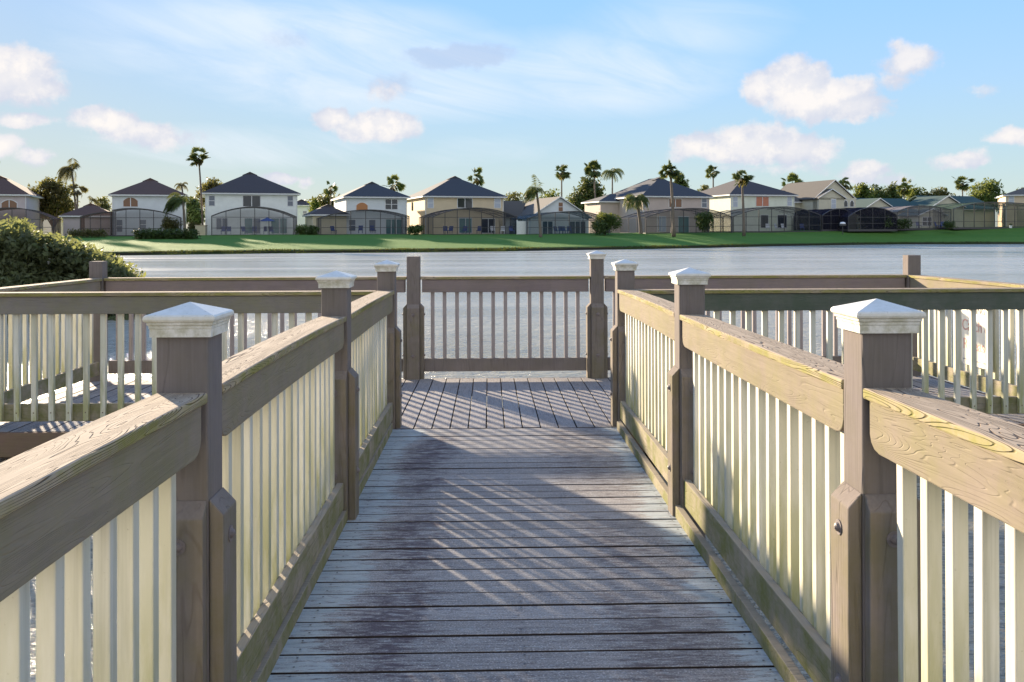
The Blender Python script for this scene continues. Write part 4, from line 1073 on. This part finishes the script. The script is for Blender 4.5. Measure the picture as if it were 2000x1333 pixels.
# trees
tree('broad_tree', 'large brown green tree behind the left enclosure', 56, 152, 345, 132, 'warm', 4600, 20, ybot=440)
tree('broad_tree', 'thin pale tree behind the wind blown palm', 372, 452, 345, 150, 'warm', 3000, 12, ybot=440)
tree('broad_tree', 'dark tree between the brown roofed house and the white house', 352, 404, 385, 140, 'dark', 3000, 9, ybot=455)
tree('broad_tree', 'wide green tree behind the garage wing of the amber windowed house', 585, 690, 377, 175, 'olive', 4200, 11, ybot=440)
tree('broad_tree', 'small green tree between the white house and the slate roofed house', 603, 630, 388, 150, 'green', 1300, 7)
tree('broad_tree', 'long low green crown behind the tan house', 965, 1045, 373, 190, 'olive', 3200, 10, ybot=430)
tree('broad_tree', 'green crown behind the low gabled house', 1030, 1125, 369, 185, 'green', 3600, 11, ybot=430)
tree('broad_tree', 'large dark tree between the gabled house and the taupe house', 1105, 1190, 344, 150, 'dark', 6500, 14, ybot=450)
tree('broad_tree', 'pointed tree behind the taupe roof beside the tall palm', 1305, 1352, 339, 160, 'dark', 1900, 8, ybot=380)
tree('broad_tree', 'low tree top between the taupe and the cream house roofs', 1355, 1400, 362, 170, 'olive', 1300, 7, ybot=400)
tree('broad_tree', 'leafy green tree right of the two gabled house', 1650, 1712, 358, 165, 'green', 5200, 13, ybot=425)
tree('broad_tree', 'airy pine behind the low green roof, left of the centre palm', 1684, 1736, 360, 190, 'dark', 2600, 12, ybot=410, trunk=True)
tree('broad_tree', 'airy pine with open crown beside the centre palm', 1716, 1772, 357, 192, 'dark', 2600, 12, ybot=410)
tree('broad_tree', 'green tree right of the centre palm', 1764, 1822, 364, 180, 'green', 3600, 11, ybot=420)
tree('broad_tree', 'olive green tree behind the second green roof', 1792, 1880, 366, 178, 'olive', 5200, 14, ybot=420)
tree('broad_tree', 'tall dark tree behind the second green roof beside the peach house', 1880, 1985, 349, 180, 'green', 6500, 16, ybot=420)
tree('broad_tree', 'tree tip behind the peach house roof', 1975, 2040, 362, 185, 'dark', 1300, 7, ybot=400)
tree('broad_tree', 'low green tree just left of the brown roofed house', 178, 222, 385, 160, 'olive', 900, 6, ybot=430)
g_ = random.Random(3)
for i, (a, b_) in enumerate([(-120, -20), (1180, 1260), (1460, 1560), (700, 800), (840, 950), (1700, 1900), (480, 600)]):
    tree('broad_tree', ['row of tree tops beyond the first house', 'distant trees behind the taupe house', 'distant trees behind the cream house', 'distant trees behind the amber windowed house', 'distant trees behind the tan house', 'distant line of trees behind the green roofs', 'distant trees behind the large white house'][i], a, b_, 388, 205, 'olive', 4200, 12, ybot=440, size=.36)

palm('tall wind bent palm with drooping fronds above the brown trees', 140, 455, 330, 34, 128, 'feather', wind=.45, ptx=150, mat='palmb', nf=20, skirt=False)
palm('short brown frond palm low beside the tall wind bent palm', 152, 455, 372, 20, 127, 'fan', mat='palmb', ptx=150, nf=14)
palm('small arching palm left of the brown roofed house', 180, 455, 392, 18, 129, 'feather', wind=-.3, mat='palmb', nf=9, skirt=False, ptx=150, trunk_w=.08)
palm('bushy palm blown to the left in front of the brown roofed house', 357, 458, 392, 40, 112, 'feather', wind=.75, ptx=361, mat='palm', nf=28, skirt=False)
palm('upright palm top behind the bushy wind blown palm', 355, 458, 362, 17, 124, 'feather', wind=.2, ptx=362, mat='olive' if False else 'palmb', nf=12, skirt=False)
palm('lone tall fan palm at the left corner of the large white house', 388, 458, 309, 22, 124, 'fan', ptx=396, nf=34)
palm('short fan palm behind the trees left of the amber windowed house', 646, None, 370, 17, 150, 'fan', nf=22)
palm('fan palm top right behind the slate roof of the amber windowed house', 766, None, 364, 22, 160, 'fan', nf=20)
palm('fan palm top behind the roof of the tan house', 931, None, 348, 23, 155, 'fan', nf=22)
palm('wind blown coconut palm on the lawn before the low gabled house', 1048, 463, 374, 32, 112, 'feather', wind=.55, ptx=1056, nf=24, trunk_w=.2, skirt=False)
palm('slim fan palm behind the low gabled house', 1097, None, 337, 20, 150, 'fan', nf=24)
palm('fan palm beside the large dark tree', 1160, None, 332, 22, 145, 'fan', nf=30, ptx=1164)
palm('drooping feather palm right of the large dark tree', 1196, None, 336, 27, 148, 'feather', nf=14, skirt=False)
palm('date palm against the lit wall of the taupe house', 1243, 458, 388, 33, 122, 'feather', ptx=1252, nf=26, trunk_w=.24, skirt=False)
palm('tallest fan palm, standing on the lawn before the taupe house', 1309, 458, 332, 22, 116, 'fan', ptx=1316, nf=36, trunk_w=.22)
palm('fan palm rising between the taupe and the cream house roofs', 1393, None, 336, 17, 150, 'fan', nf=26)
palm('fan palm on the lawn in front of the cream house', 1449, 457, 348, 22, 120, 'fan', ptx=1453, nf=30, trunk_w=.2)
palm('bushy fan palm between the cream house and the two gabled house', 1548, None, 357, 23, 160, 'fan', nf=26)
palm('fan palm top behind the two gabled house', 1652, None, 360, 18, 160, 'fan', nf=24)
palm('fan palm in the middle of the trees behind the low green roof', 1766, None, 368, 20, 172, 'fan', nf=26)
palm('ragged palm standing above the second green roof', 1880, None, 358, 20, 172, 'fan', nf=24)
palm('single palm frond tip at the left edge above the first roof', -14, None, 312, 18, 150, 'feather', nf=16, skirt=False)
